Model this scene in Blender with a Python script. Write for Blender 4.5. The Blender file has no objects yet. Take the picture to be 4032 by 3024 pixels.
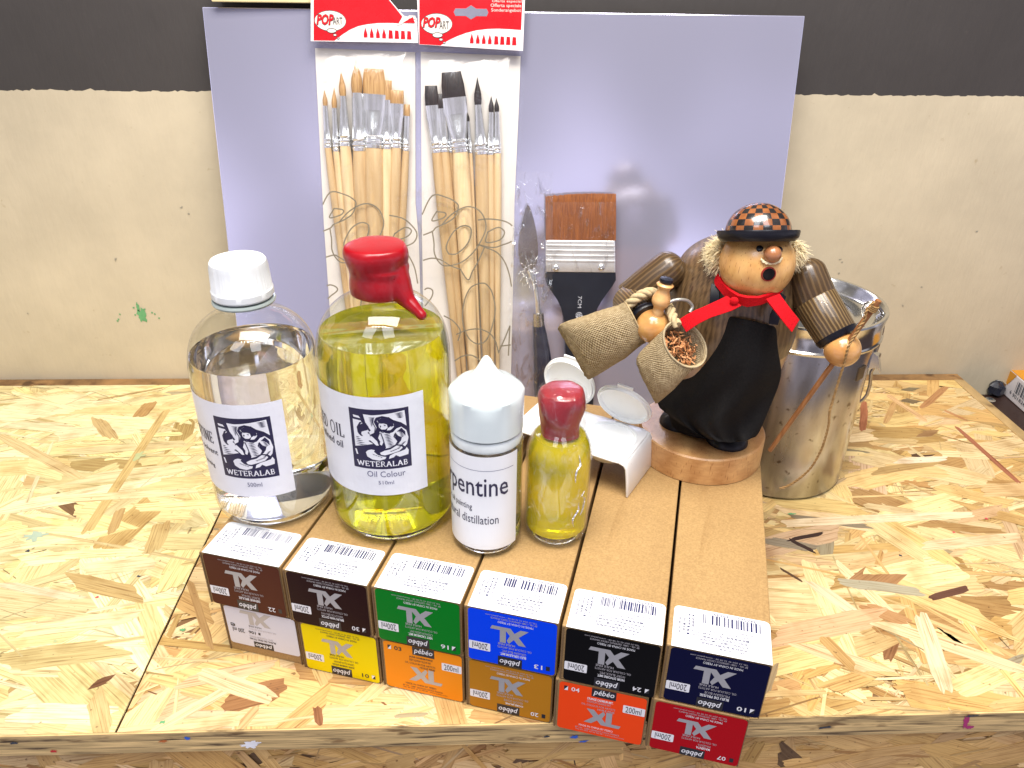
import bpy, bmesh, math, random
from mathutils import Vector, Matrix
R = math.radians
random.seed(11)
scene = bpy.context.scene
col = scene.collection

# ------------------------------------------------------------------ camera
cam_data = bpy.data.cameras.new('camera')
cam = bpy.data.objects.new('camera', cam_data)
col.objects.link(cam)
scene.camera = cam
cam_data.sensor_width = 36.0
cam_data.lens = 26.6001
cam_data.clip_start = 0.01
cam_data.clip_end = 50
cam.matrix_world = Matrix(((0.9992,0.0063,-0.0395,0.0), (-0.0376,0.4847,-0.8739,0.0), (0.0136,0.8747,0.4845,0.3965), (0, 0, 0, 1)))

# ------------------------------------------------------------------ world (the dim shop around the table)
world = bpy.data.worlds.new('World')
scene.world = world
world.use_nodes = True
wn = world.node_tree
wn.nodes.clear()
w_out = wn.nodes.new('ShaderNodeOutputWorld')
w_bg = wn.nodes.new('ShaderNodeBackground')
w_tc = wn.nodes.new('ShaderNodeTexCoord')
w_sep = wn.nodes.new('ShaderNodeSeparateXYZ')
w_r = wn.nodes.new('ShaderNodeValToRGB')
w_n = wn.nodes.new('ShaderNodeTexNoise')
w_n.inputs['Scale'].default_value = 4.5
w_n.inputs['Detail'].default_value = 1.5
w_mix = wn.nodes.new('ShaderNodeMix')
w_mix.data_type = 'RGBA'
w_mix.blend_type = 'MULTIPLY'
w_mix.inputs[0].default_value = 0.95
w_nr = wn.nodes.new('ShaderNodeValToRGB')
w_nr.color_ramp.elements[0].position = 0.43
w_nr.color_ramp.elements[0].color = (0.25, 0.24, 0.27, 1)
w_nr.color_ramp.elements[1].position = 0.57
w_nr.color_ramp.elements[1].color = (1.25, 1.2, 1.3, 1)
e = w_r.color_ramp.elements
e[0].position = 0.0
e[0].color = (0.45, 0.40, 0.34, 1)
e[1].position = 1.0
e[1].color = (1.0, 0.97, 1.0, 1)
for p_, c_ in ((0.38, (1.6, 1.56, 1.8)), (0.51, (2.0, 1.96, 2.3)), (0.57, (1.3, 1.27, 1.45)), (0.64, (0.30, 0.28, 0.33)), (0.71, (0.30, 0.28, 0.33)), (0.80, (0.8, 0.78, 0.8))):
    m_ = e.new(p_)
    m_.color = (*c_, 1)
w_map = wn.nodes.new('ShaderNodeMapRange')
w_map.inputs['From Min'].default_value = -1
w_map.inputs['From Max'].default_value = 1
L = wn.links.new
L(w_tc.outputs['Generated'], w_sep.inputs[0])
L(w_tc.outputs['Generated'], w_n.inputs['Vector'])
L(w_sep.outputs['Z'], w_map.inputs['Value'])
L(w_map.outputs[0], w_r.inputs[0])
L(w_n.outputs[0], w_nr.inputs[0])
L(w_r.outputs[0], w_mix.inputs[6])
L(w_nr.outputs[0], w_mix.inputs[7])
w_abs = wn.nodes.new('ShaderNodeMath')
w_abs.operation = 'ABSOLUTE'
w_sd = wn.nodes.new('ShaderNodeMapRange')
w_sd.interpolation_type = 'SMOOTHSTEP'
w_sd.inputs['From Min'].default_value = 0.38
w_sd.inputs['From Max'].default_value = 0.72
w_add = wn.nodes.new('ShaderNodeMix')
w_add.data_type = 'RGBA'
w_add.blend_type = 'ADD'
w_add.inputs[7].default_value = (0.50, 0.50, 0.54, 1)
L(w_sep.outputs['X'], w_abs.inputs[0])
L(w_abs.outputs[0], w_sd.inputs['Value'])
L(w_sd.outputs[0], w_add.inputs[0])
L(w_mix.outputs[2], w_add.inputs[6])
L(w_add.outputs[2], w_bg.inputs[0])
w_bg.inputs[1].default_value = 0.42
L(w_bg.outputs[0], w_out.inputs[0])

# ------------------------------------------------------------------ lamps (shop ceiling light, row of spots, two windows behind the viewer)
def area(name, loc, target, sx, sy, power, color):
    ld = bpy.data.lights.new(name, 'AREA')
    ld.shape = 'RECTANGLE'
    ld.size, ld.size_y = sx, sy
    ld.energy = power
    ld.color = color
    o = bpy.data.objects.new(name, ld)
    o.location = loc
    o.rotation_euler = (Vector(target) - Vector(loc)).to_track_quat('-Z', 'Y').to_euler()
    col.objects.link(o)
    return o
area('ceiling_light', (0.03, 0.26, 1.10), (0.03, 0.42, 0.0), 0.70, 0.34, 17.5, (1.0, 0.935, 0.84))
area('window_light', (-0.55, -0.60, 1.65), (-0.05, 0.5, 0.1), 0.55, 0.75, 11, (0.86, 0.91, 1.0))
area('window_light', (0.40, -0.62, 1.65), (0.0, 0.5, 0.1), 0.55, 0.75, 11, (0.88, 0.92, 1.0))
for i in range(6):
    area('spot_light', (-0.33 + i * 0.13, -0.25, 1.75), (0.0, 0.5, 0.0), 0.045, 0.045, 1.1, (1.0, 0.95, 0.88))

scene.view_settings.view_transform = 'Standard'
scene.view_settings.look = 'None'
scene.view_settings.gamma = 1
scene.view_settings.use_curve_mapping = False
scene.view_settings.exposure = 0.0
scene.render.engine = 'CYCLES'
cy = scene.cycles
cy.use_denoising = True
cy.max_bounces = 20
cy.transmission_bounces = 18
cy.transparent_max_bounces = 24
cy.glossy_bounces = 6
cy.diffuse_bounces = 4
cy.caustics_refractive = True
cy.caustics_reflective = False
cy.sample_clamp_indirect = 6.0
cy.blur_glossy = 0.6

# ------------------------------------------------------------------ materials
MATS = {}
class NT:
    def __init__(self, name):
        self.m = bpy.data.materials.new(name)
        self.m.use_nodes = True
        self.t = self.m.node_tree
        self.b = self.t.nodes['Principled BSDF']
        self.out = self.t.nodes['Material Output']
    def n(self, kind, **kw):
        nd = self.t.nodes.new('ShaderNode' + kind)
        for k, v in kw.items():
            if k in nd.inputs: nd.inputs[k].default_value = v
            else: setattr(nd, k, v)
        return nd
    def l(self, a, b): self.t.links.new(a, b)
    def ramp(self, src, stops):
        r = self.n('ValToRGB')
        el = r.color_ramp.elements
        el[0].position, el[0].color = stops[0][0], (*stops[0][1], 1)
        el[1].position, el[1].color = stops[-1][0], (*stops[-1][1], 1)
        for p_, c in stops[1:-1]:
            x = el.new(p_); x.color = (*c, 1)
        self.l(src, r.inputs[0])
        return r
    def mapped(self, scale, coord='Object'):
        tc = self.n('TexCoord'); mp = self.n('Mapping')
        mp.inputs['Scale'].default_value = scale
        self.l(tc.outputs[coord], mp.inputs[0])
        return mp.outputs[0]
    def bump(self, h, strength, dist=0.001):
        b = self.n('Bump'); b.inputs['Strength'].default_value = strength; b.inputs['Distance'].default_value = dist
        self.l(h, b.inputs['Height'])
        self.l(b.outputs[0], self.b.inputs['Normal'])
    def mul(self, a, b, fac=1.0, mode='MULTIPLY'):
        m = self.n('Mix'); m.data_type = 'RGBA'; m.blend_type = mode; m.inputs[0].default_value = fac
        for s, i in ((a, 6), (b, 7)):
            if isinstance(s, tuple): m.inputs[i].default_value = (*s, 1)
            else: self.l(s, m.inputs[i])
        return m.outputs[2]

def simple(name, c, rough=0.5, metal=0.0, var=0.12, scale=60, bump=0.0, coat=0.0, sss=0.0, aniso=(1, 1, 1), bscale=None, bdist=0.0004, spec=0.5):
    t = NT(name)
    v = t.mapped((aniso[0], aniso[1], aniso[2]))
    no = t.n('TexNoise', Scale=scale, Detail=5.0, Roughness=0.6)
    t.l(v, no.inputs['Vector'])
    lo = tuple(x * (1 - var) for x in c); hi = tuple(min(1, x * (1 + var)) for x in c)
    r = t.ramp(no.outputs[0], [(0.3, lo), (0.7, hi)])
    t.l(r.outputs[0], t.b.inputs['Base Color'])
    rr = t.n('MapRange'); rr.inputs['To Min'].default_value = max(0, rough - 0.07); rr.inputs['To Max'].default_value = min(1, rough + 0.07)
    t.l(no.outputs[0], rr.inputs['Value']); t.l(rr.outputs[0], t.b.inputs['Roughness'])
    t.b.inputs['Metallic'].default_value = metal
    t.b.inputs['Coat Weight'].default_value = coat
    t.b.inputs['Coat Roughness'].default_value = 0.08
    t.b.inputs['Specular IOR Level'].default_value = spec
    if sss:
        t.b.inputs['Subsurface Weight'].default_value = sss
        t.b.inputs['Subsurface Radius'].default_value = (1, 1, 1)
        t.b.inputs['Subsurface Scale'].default_value = 0.004
    if bump:
        n2 = t.n('TexNoise', Scale=bscale or scale * 4, Detail=4.0)
        t.l(v, n2.inputs['Vector'])
        t.bump(n2.outputs[0], bump, bdist)
    return t.m

def wood(name, dark, light, scale=(1, 1, 8), rough=0.35, coat=0.3, rings=14, mix=0.5, pores=True):
    t = NT(name)
    v = t.mapped(scale)
    n0 = t.n('TexNoise', Scale=9.0, Detail=3.0); t.l(v, n0.inputs['Vector'])
    w = t.n('TexWave', Scale=rings, Distortion=4.0, Detail=2.0); w.wave_type = 'BANDS'; w.bands_direction = 'X'
    w.inputs['Detail Scale'].default_value = 1.2
    t.l(v, w.inputs['Vector'])
    mxx = t.n('Mix'); mxx.inputs[0].default_value = mix
    t.l(n0.outputs[0], mxx.inputs[2]); t.l(w.outputs['Fac'], mxx.inputs[3])
    r = t.ramp(mxx.outputs[0], [(0.2, dark), (0.8, light)])
    out = r.outputs[0]
    if pores:
        v2 = t.mapped((1300, 1300, 170) if pores is True else pores)
        n3 = t.n('TexNoise', Scale=1.0, Detail=1.0); t.l(v2, n3.inputs['Vector'])
        r2 = t.ramp(n3.outputs[0], [(0.27, (0.50, 0.32, 0.22)), (0.36, (1, 1, 1))])
        out = t.mul(out, r2.outputs[0], 0.8)
    t.l(out, t.b.inputs['Base Color'])
    t.b.inputs['Roughness'].default_value = rough
    t.b.inputs['Coat Weight'].default_value = coat
    t.b.inputs['Coat Roughness'].default_value = 0.15
    t.bump(mxx.outputs[0], 0.12, 0.0003)
    return t.m

def glass(name, color=(1, 1, 1), ior=1.5, rough=0.0):
    t = NT(name)
    g = t.n('BsdfGlass', IOR=ior, Roughness=rough)
    g.inputs['Color'].default_value = (*color, 1)
    t.l(g.outputs[0], t.out.inputs['Surface'])
    return t.m
def liquid(name, color, density, ior=1.45, cloud=0.0, ccol=(1, 1, 1)):
    t = NT(name)
    g = t.n('BsdfGlass', IOR=ior, Roughness=0.0)
    va = t.n('VolumeAbsorption', Density=density)
    va.inputs['Color'].default_value = (*color, 1)
    if cloud:                                     # suspended oil droplets scatter part of the light
        tr = t.n('BsdfTranslucent'); tr.inputs['Color'].default_value = (*ccol, 1)
        df = t.n('BsdfDiffuse'); df.inputs['Color'].default_value = (*ccol, 1)
        m0 = t.n('MixShader'); m0.inputs[0].default_value = 0.5
        t.l(tr.outputs[0], m0.inputs[1]); t.l(df.outputs[0], m0.inputs[2])
        m1 = t.n('MixShader'); m1.inputs[0].default_value = cloud
        t.l(g.outputs[0], m1.inputs[1]); t.l(m0.outputs[0], m1.inputs[2])
        t.l(m1.outputs[0], t.out.inputs['Surface'])
    else: t.l(g.outputs[0], t.out.inputs['Surface'])
    t.l(va.outputs[0], t.out.inputs['Volume'])
    return t.m
def cloudy_oil(name, c, trans, ior=1.46, rough=0.02):
    t = NT(name)
    t.b.inputs['Base Color'].default_value = (*c, 1)
    t.b.inputs['Transmission Weight'].default_value = trans
    t.b.inputs['IOR'].default_value = ior
    t.b.inputs['Roughness'].default_value = rough
    return t.m
def thin_glass(name, ior=1.5):
    # walls thin enough that light passes straight on; only the sheen remains
    t = NT(name)
    fr = t.n('LayerWeight', Blend=0.5); pw = t.n('Math'); pw.operation = 'POWER'; pw.inputs[1].default_value = 4.0
    t.l(fr.outputs['Facing'], pw.inputs[0])
    sc2 = t.n('Math'); sc2.operation = 'MULTIPLY_ADD'; sc2.inputs[1].default_value = 0.75; sc2.inputs[2].default_value = 0.05
    t.l(pw.outputs[0], sc2.inputs[0]); gl = t.n('BsdfGlossy', Roughness=0.02); tr = t.n('BsdfTransparent')
    tr.inputs['Color'].default_value = (0.97, 0.98, 0.97, 1)
    m = t.n('MixShader'); t.l(sc2.outputs[0], m.inputs[0]); t.l(tr.outputs[0], m.inputs[1]); t.l(gl.outputs[0], m.inputs[2])
    t.l(m.outputs[0], t.out.inputs['Surface'])
    return t.m
def film(name, gloss=0.10, ridge=0.5, scale=(40, 40, 40), tint=(1, 1, 1), hazy=0.04, bump=0.9, thr=0.6):
    # thin clear plastic: mostly lets light through, shines on its creases
    t = NT(name)
    v = t.mapped(scale)
    no = t.n('TexNoise', Scale=1.0, Detail=4.0, Distortion=1.2); t.l(v, no.inputs['Vector'])
    b = t.n('Bump'); b.inputs['Strength'].default_value = bump; b.inputs['Distance'].default_value = 0.004
    t.l(no.outputs[0], b.inputs['Height'])
    gl = t.n('BsdfGlossy', Roughness=0.12); t.l(b.outputs[0], gl.inputs['Normal'])
    df = t.n('BsdfDiffuse'); df.inputs['Color'].default_value = (0.8, 0.8, 0.85, 1)
    tr = t.n('BsdfTransparent'); tr.inputs['Color'].default_value = (*tint, 1)
    m1 = t.n('MixShader'); m1.inputs[0].default_value = hazy
    t.l(tr.outputs[0], m1.inputs[1]); t.l(df.outputs[0], m1.inputs[2])
    rr = t.ramp(no.outputs[0], [(thr - 0.05, (gloss,) * 3), (thr + 0.04, (ridge,) * 3), (thr + 0.09, (gloss,) * 3)])
    m2 = t.n('MixShader')
    t.l(rr.outputs[0], m2.inputs[0])
    t.l(m1.outputs[0], m2.inputs[1]); t.l(gl.outputs[0], m2.inputs[2])
    t.l(m2.outputs[0], t.out.inputs['Surface'])
    return t.m

# ------------------------------------------------------------------ mesh helpers
class MB:
    def __init__(self): self.v, self.f, self.mi, self.uv = [], [], [], {}
    def add(self, verts, faces, mat=0, M=None, uvs=None):
        o = len(self.v)
        for p_ in verts:
            p_ = Vector(p_)
            if M is not None: p_ = M @ p_
            self.v.append(tuple(p_))
        for i, fc in enumerate(faces):
            if uvs: self.uv[len(self.f)] = uvs[i]
            self.f.append(tuple(o + k for k in fc)); self.mi.append(mat)
        return self
    def box(self, x0, y0, z0, x1, y1, z1, mat=0, M=None):
        vs = [(x, y, z) for z in (z0, z1) for y in (y0, y1) for x in (x0, x1)]
        return self.add(vs, [(0, 2, 3, 1), (4, 5, 7, 6), (0, 1, 5, 4), (2, 6, 7, 3), (0, 4, 6, 2), (1, 3, 7, 5)], mat, M)
    def lathe(self, prof, n=48, mat=0, M=None, jit=None, vs_scale=1.0):
        vs, fs, uvs = [], [], []
        for j, (r, z) in enumerate(prof):
            for i in range(n):
                a = 2 * math.pi * i / n
                rr = r if jit is None else jit(a, j, r, z)
                vs.append((rr * math.cos(a), rr * math.sin(a), z))
        for j in range(len(prof) - 1):
            for i in range(n):
                k = (i + 1) % n
                fs.append((j * n + i, j * n + k, (j + 1) * n + k, (j + 1) * n + i))
                uvs.append([(i / n, j), ((i + 1) / n, j), ((i + 1) / n, j + 1), (i / n, j + 1)])
        if prof[0][0] > 1e-6: fs.append(tuple(range(n))[::-1]); uvs.append([(0, 0)] * n)
        if prof[-1][0] > 1e-6: fs.append(tuple((len(prof) - 1) * n + i for i in range(n))); uvs.append([(0, 0)] * n)
        return self.add(vs, fs, mat, M, uvs)
    def tube(self, pts, rad, n=10, mat=0, M=None, flat=1.0, cap=True):
        pts = [Vector(p_) for p_ in pts]
        if not hasattr(rad, '__len__'): rad = [rad] * len(pts)
        vs, fs = [], []
        up = None
        for i, p_ in enumerate(pts):
            t = (pts[min(i + 1, len(pts) - 1)] - pts[max(i - 1, 0)]).normalized()
            if up is None: up = t.orthogonal().normalized()
            up = (up - t * up.dot(t)).normalized()
            s = t.cross(up)
            for k in range(n):
                a = 2 * math.pi * k / n
                vs.append(p_ + (up * math.cos(a) + s * math.sin(a) * flat) * rad[i])
        for i in range(len(pts) - 1):
            for k in range(n):
                q = (k + 1) % n
                fs.append((i * n + k, i * n + q, (i + 1) * n + q, (i + 1) * n + k))
        if cap:
            fs.append(tuple(range(n))[::-1]); fs.append(tuple((len(pts) - 1) * n + k for k in range(n)))
        return self.add(vs, fs, mat, M)
    def sphere(self, c, r, nu=32, nv=18, mat=0, sc=(1, 1, 1)):
        prof = [(max(r * math.sin(math.pi * j / nv), 1e-7), -r * math.cos(math.pi * j / nv)) for j in range(nv + 1)]
        return self.lathe(prof, nu, mat, Matrix.Translation(c) @ Matrix.Diagonal((*sc, 1)))
    def build(self, name, mats, parent=None, smooth=38, bevel=0.0, weld=True):
        me = bpy.data.meshes.new(name)
        me.from_pydata(self.v, [], self.f)
        if not isinstance(mats, (list, tuple)): mats = [mats]
        for m in mats: me.materials.append(m)
        me.polygons.foreach_set('material_index', self.mi)
        if self.uv:
            ul = me.uv_layers.new(name='UVMap')
            for i, pg in enumerate(me.polygons):
                if i in self.uv:
                    for li, q in zip(pg.loop_indices, self.uv[i]): ul.data[li].uv = q
        if weld:
            bm = bmesh.new(); bm.from_mesh(me)
            bmesh.ops.remove_doubles(bm, verts=bm.verts, dist=2e-6)
            bmesh.ops.recalc_face_normals(bm, faces=bm.faces)
            bm.to_mesh(me); bm.free()
        if smooth:
            me.polygons.foreach_set('use_smooth', [True] * len(me.polygons))
            me.set_sharp_from_angle(angle=R(smooth))
        me.update()
        o = bpy.data.objects.new(name, me)
        col.objects.link(o)
        if parent is not None: o.parent = parent
        if bevel:
            b = o.modifiers.new('bevel', 'BEVEL'); b.width = bevel; b.segments = 2; b.limit_method = 'ANGLE'; b.angle_limit = R(40)
        return o
def tag(o, label=None, cat=None, group=None, kind=None):
    if label: o['label'] = label
    if cat: o['category'] = cat
    if group: o['group'] = group
    if kind: o['kind'] = kind
    return o
def empty(name, loc, rz=0.0, label=None, cat=None, group=None, M=None):
    o = bpy.data.objects.new(name, None)
    o.empty_display_size = 0.01
    col.objects.link(o)
    if M is not None: o.matrix_world = M
    else:
        o.location = loc; o.rotation_euler = (0, 0, rz)
    return tag(o, label, cat, group)
def axisM(a, b):
    a, b = Vector(a), Vector(b)
    q = (b - a).to_track_quat('Z', 'Y')
    return Matrix.Translation(a) @ q.to_matrix().to_4x4()

# flat printed art: polygons, strokes and real letters laid on a plane or round a bottle
TCACHE = {}
def text_geo(s, bold, shear):
    k = (s, bold, shear)
    if k not in TCACHE:
        cu = bpy.data.curves.new('lettering', 'FONT')
        cu.body = s; cu.resolution_u = 2; cu.offset = bold; cu.shear = shear
        ob = bpy.data.objects.new('lettering', cu)
        me = bpy.data.meshes.new_from_object(ob)
        vs = [(v.co.x, v.co.y) for v in me.vertices]
        fs = [tuple(p_.vertices) for p_ in me.polygons]
        bpy.data.objects.remove(ob); bpy.data.curves.remove(cu); bpy.data.meshes.remove(me)
        if not vs: vs = [(0, 0), (1, 0), (0, 1)]; fs = []
        x0 = min(v[0] for v in vs); x1 = max(v[0] for v in vs); y0 = min(v[1] for v in vs); y1 = max(v[1] for v in vs)
        TCACHE[k] = ([((x - x0) / (x1 - x0), (y - y0) / max(y1 - y0, 1e-6)) for x, y in vs], fs)
    return TCACHE[k]
class Art:
    def __init__(self, tf=None): self.items = []; self.tf = tf or (lambda x, y: (x, y))
    def _a(self, vs, fs, mat, layer): self.items.append(([self.tf(*q) for q in vs], fs, mat, layer)); return self
    def poly(self, pts, mat, layer=1): return self._a(pts, [tuple(range(len(pts)))], mat, layer)
    def rect(self, x0, y0, x1, y1, mat, layer=1): return self.poly([(x0, y0), (x1, y0), (x1, y1), (x0, y1)], mat, layer)
    def rrect(self, x0, y0, x1, y1, r, mat, layer=1, corners=(1, 1, 1, 1)):
        pts = []
        for (cx, cy, a0, on) in ((x1 - r, y1 - r, 0, corners[0]), (x0 + r, y1 - r, 90, corners[1]), (x0 + r, y0 + r, 180, corners[2]), (x1 - r, y0 + r, 270, corners[3])):
            if not on:
                sx = 1 if a0 in (0, 270) else -1; sy = 1 if a0 in (0, 90) else -1
                pts.append((cx + sx * r, cy + sy * r)); continue
            for k in range(5):
                a = R(a0 + 22.5 * k); pts.append((cx + r * math.cos(a), cy + r * math.sin(a)))
        return self.poly(pts, mat, layer)
    def ellipse(self, cx, cy, rx, ry, mat, layer=1, rot=0, n=28, ring=None):
        c, s = math.cos(rot), math.sin(rot)
        P = [(rx * math.cos(2 * math.pi * i / n), ry * math.sin(2 * math.pi * i / n)) for i in range(n)]
        pts = [(cx + x * c - y * s, cy + x * s + y * c) for x, y in P]
        if ring: return self.stroke(pts + [pts[0]], ring, mat, layer)
        return self.poly(pts, mat, layer)
    def stroke(self, pts, w, mat, layer=1):
        for i, (a, b) in enumerate(zip(pts[:-1], pts[1:])):
            wa, wb = (w, w) if not hasattr(w, '__len__') else (w[i], w[i + 1])
            dx, dy = b[0] - a[0], b[1] - a[1]; l = math.hypot(dx, dy) or 1e-9
            nx, ny = -dy / l / 2, dx / l / 2; ex, ey = dx / l * w * .25 if not hasattr(w, '__len__') else 0, dy / l * w * .25 if not hasattr(w, '__len__') else 0
            self.poly([(a[0] - ex + nx * wa, a[1] - ey + ny * wa), (a[0] - ex - nx * wa, a[1] - ey - ny * wa), (b[0] + ex - nx * wb, b[1] + ey - ny * wb), (b[0] + ex + nx * wb, b[1] + ey + ny * wb)], mat, layer + (i % 2) * .12)
        return self
    def text(self, s, x0, y0, x1, y1, mat, layer=2, bold=0.0, shear=0.0, rot=0):
        vs, fs = text_geo(s, bold, shear)
        if rot == 90: pts = [(x0 + (1 - v) * (x1 - x0), y0 + u * (y1 - y0)) for u, v in vs]
        elif rot == -90: pts = [(x0 + v * (x1 - x0), y0 + (1 - u) * (y1 - y0)) for u, v in vs]
        else: pts = [(x0 + u * (x1 - x0), y0 + v * (y1 - y0)) for u, v in vs]
        return self._a(pts, fs, mat, layer)
    def build(self, name, mats, parent, mapf, step=None, lift=0.00008):
        bm = bmesh.new()
        for vs, fs, mat, layer in self.items:
            bv = [bm.verts.new((x, y, layer * lift)) for x, y in vs]
            for f in fs:
                try: q = bm.faces.new([bv[i] for i in f]); q.material_index = mat
                except ValueError: pass
        if step:
            xs = [v.co.x for v in bm.verts]
            x = math.floor(min(xs) / step) * step + step
            while x < max(xs):
                g = bm.verts[:] + bm.edges[:] + bm.faces[:]
                bmesh.ops.bisect_plane(bm, geom=g, plane_co=(x, 0, 0), plane_no=(1, 0, 0), dist=1e-7)
                x += step
        for f in bm.faces:
            f.normal_update()
            if f.normal.z < 0: f.normal_flip()
        bmesh.ops.triangulate(bm, faces=[f for f in bm.faces if len(f.verts) > 4])
        for v in bm.verts: v.co = Vector(mapf(v.co.x, v.co.y, v.co.z))
        me = bpy.data.meshes.new(name); bm.to_mesh(me); bm.free()
        for m in mats: me.materials.append(m)
        o = bpy.data.objects.new(name, me); col.objects.link(o)
        if parent is not None: o.parent = parent
        return o

# ------------------------------------------------------------------ the wall
def wall_mat(name, c, dirt):
    t = NT(name)
    v = t.mapped((1, 1, 1))
    n1 = t.n('TexNoise', Scale=5.0, Detail=8.0, Roughness=0.65); t.l(v, n1.inputs['Vector'])
    r1 = t.ramp(n1.outputs[0], [(0.3, tuple(x * 0.78 for x in c)), (0.7, tuple(x * 1.08 for x in c))])
    n2 = t.n('TexNoise', Scale=95.0, Detail=3.0); t.l(v, n2.inputs['Vector'])
    r2 = t.ramp(n2.outputs[0], [(0.20, dirt), (0.29, (1, 1, 1))])
    t.l(t.mul(r1.outputs[0], r2.outputs[0], 0.7), t.b.inputs['Base Color'])
    t.b.inputs['Roughness'].default_value = 0.62
    v2 = t.mapped((160, 160, 45))
    n3 = t.n('TexNoise', Scale=1.0, Detail=6.0); t.l(v2, n3.inputs['Vector'])
    t.bump(n3.outputs[0], 0.35, 0.0012)
    return t.m
M_cream = wall_mat('cream_wall_paint', (0.58, 0.50, 0.355), (0.72, 0.66, 0.55))
M_dark = wall_mat('dark_grey_wall_paint', (0.046, 0.040, 0.037), (1.3, 1.25, 1.2))
M_green = simple('green_paint', (0.13, 0.36, 0.15), 0.6)
M_ink = simple('dark_ink', (0.03, 0.04, 0.06), 0.6)
WY = 0.732
rs = random.Random(3)
za, zb = (0.2923,0.2957)
ragged = []
x = -1.3
while x < 1.5:
    t_ = (x + 0.64) / 1.28
    ragged.append((x, za + (zb - za) * t_ + rs.uniform(-1, 1) * 0.0007 + (0.0018 if rs.random() < 0.05 else 0)))
    x += rs.uniform(0.0015, 0.005)
mb = MB()
n = len(ragged)
vs = [(x, WY, z) for x, z in ragged] + [(x, WY, -0.6) for x, z in ragged] + [(x, WY, 1.3) for x, z in ragged]
mb.add(vs, [(n + i, n + i + 1, i + 1, i) for i in range(n - 1)], 0)
mb.add(vs, [(i, i + 1, 2 * n + i + 1, 2 * n + i) for i in range(n - 1)], 1)
mb.box(-1.3, WY + 0.001, -0.6, 1.49, WY + 0.10, 1.3, 0)
wall = mb.build('wall', [M_cream, M_dark], None, smooth=0)
tag(wall, 'cream plaster wall behind the table with a dark grey painted band above', 'wall')
# paint spots and scratches that sit on the plaster
def wallmap(u, v, h): return (u, WY - 0.0003 - h, v)
def blob(a, cx, cy, rx, ry, mat, seed, n=22, j=0.35, rot=0.0, layer=1):
    q = random.Random(seed)
    pts = []
    for i in range(n):
        t = 2 * math.pi * i / n; k = 1 + q.uniform(-j, j)
        x, y = rx * k * math.cos(t), ry * k * math.sin(t)
        pts.append((cx + x * math.cos(rot) - y * math.sin(rot), cy + x * math.sin(rot) + y * math.cos(rot)))
    a.poly(pts, mat, layer)
a = Art()
gx, gz = (-0.3507,0.0741)
blob(a, gx, gz, 0.0042, 0.0075, 0, 5); blob(a, gx - 0.002, gz + 0.010, 0.0013, 0.005, 0, 6)
for k in range(9): blob(a, gx + rs.uniform(-0.03, 0.02), gz + rs.uniform(-0.01, 0.012), 0.0009, 0.0009, 0, 20 + k)
for (x_, z_) in [(0.3701,0.1354),(0.3727,0.1324),(0.3721,0.1202),(-0.2885,0.1876),(-0.2827,0.1813),(0.4643,0.1047),(-0.363,0.1353),(-0.4652,0.077),(0.45,0.0835),(0.5052,0.1651),(-0.1879,0.1156)]:
    blob(a, x_, z_, rs.uniform(0.0008, 0.0018), rs.uniform(0.0004, 0.0009), 1, rs.randint(0, 999), j=0.6, rot=rs.uniform(-1, 1))
a.build('paint_chip', [M_green, simple('grey_scuff', (0.30, 0.28, 0.22), 0.7)], wall, wallmap)

# ------------------------------------------------------------------ the OSB table
def osb_mat(name, gain=1.0):
    t = NT(name)
    at = t.n('Attribute'); at.attribute_name = 'strand'
    uv = t.n('UVMap'); mp = t.n('Mapping'); mp.inputs['Scale'].default_value = (30, 900, 1)
    t.l(uv.outputs[0], mp.inputs[0])
    n1 = t.n('TexNoise', Scale=1.0, Detail=4.0, Distortion=0.6); t.l(mp.outputs[0], n1.inputs['Vector'])
    r1 = t.ramp(n1.outputs[0], [(0.28, (0.42, 0.30, 0.20)), (0.41, (0.80, 0.72, 0.62)), (0.52, (1, 1, 1)), (0.75, (1.16, 1.14, 1.08))])
    c = t.mul(at.outputs['Color'], r1.outputs[0], 0.8)
    v = t.mapped((1, 1, 1))
    n2 = t.n('TexNoise', Scale=38.0, Detail=5.0); t.l(v, n2.inputs['Vector'])
    r2 = t.ramp(n2.outputs[0], [(0.30, (0.70, 0.60, 0.48)), (0.48, (1, 1, 1)), (0.9, (1.08, 1.06, 1.02))])
    c = t.mul(c, r2.outputs[0], 0.7)
    n3 = t.n('TexNoise', Scale=260.0, Detail=2.0); t.l(v, n3.inputs['Vector'])
    r3 = t.ramp(n3.outputs[0], [(0.25, (0.25, 0.18, 0.12)), (0.31, (1, 1, 1))])
    c = t.mul(c, r3.outputs[0], 0.75)
    t.l(c, t.b.inputs['Base Color'])
    t.b.inputs['Roughness'].default_value = 0.52
    t.bump(n1.outputs[0], 0.25, 0.0005)
    return t.m
M_osb = osb_mat('oriented_strand_board')
def clip_poly(pts, x0, y0, x1, y1):
    for ax, lim, sgn in ((0, x0, 1), (0, x1, -1), (1, y0, 1), (1, y1, -1)):
        out = []
        for i in range(len(pts)):
            p_, q_ = pts[i - 1], pts[i]
            ip, iq = (p_[ax] - lim) * sgn >= 0, (q_[ax] - lim) * sgn >= 0
            if ip != iq:
                t = (lim - p_[ax]) / (q_[ax] - p_[ax])
                out.append(tuple(p_[k] + t * (q_[k] - p_[k]) for k in range(len(p_))))
            if iq: out.append(q_)
        pts = out
        if not pts: break
    return pts
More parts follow.
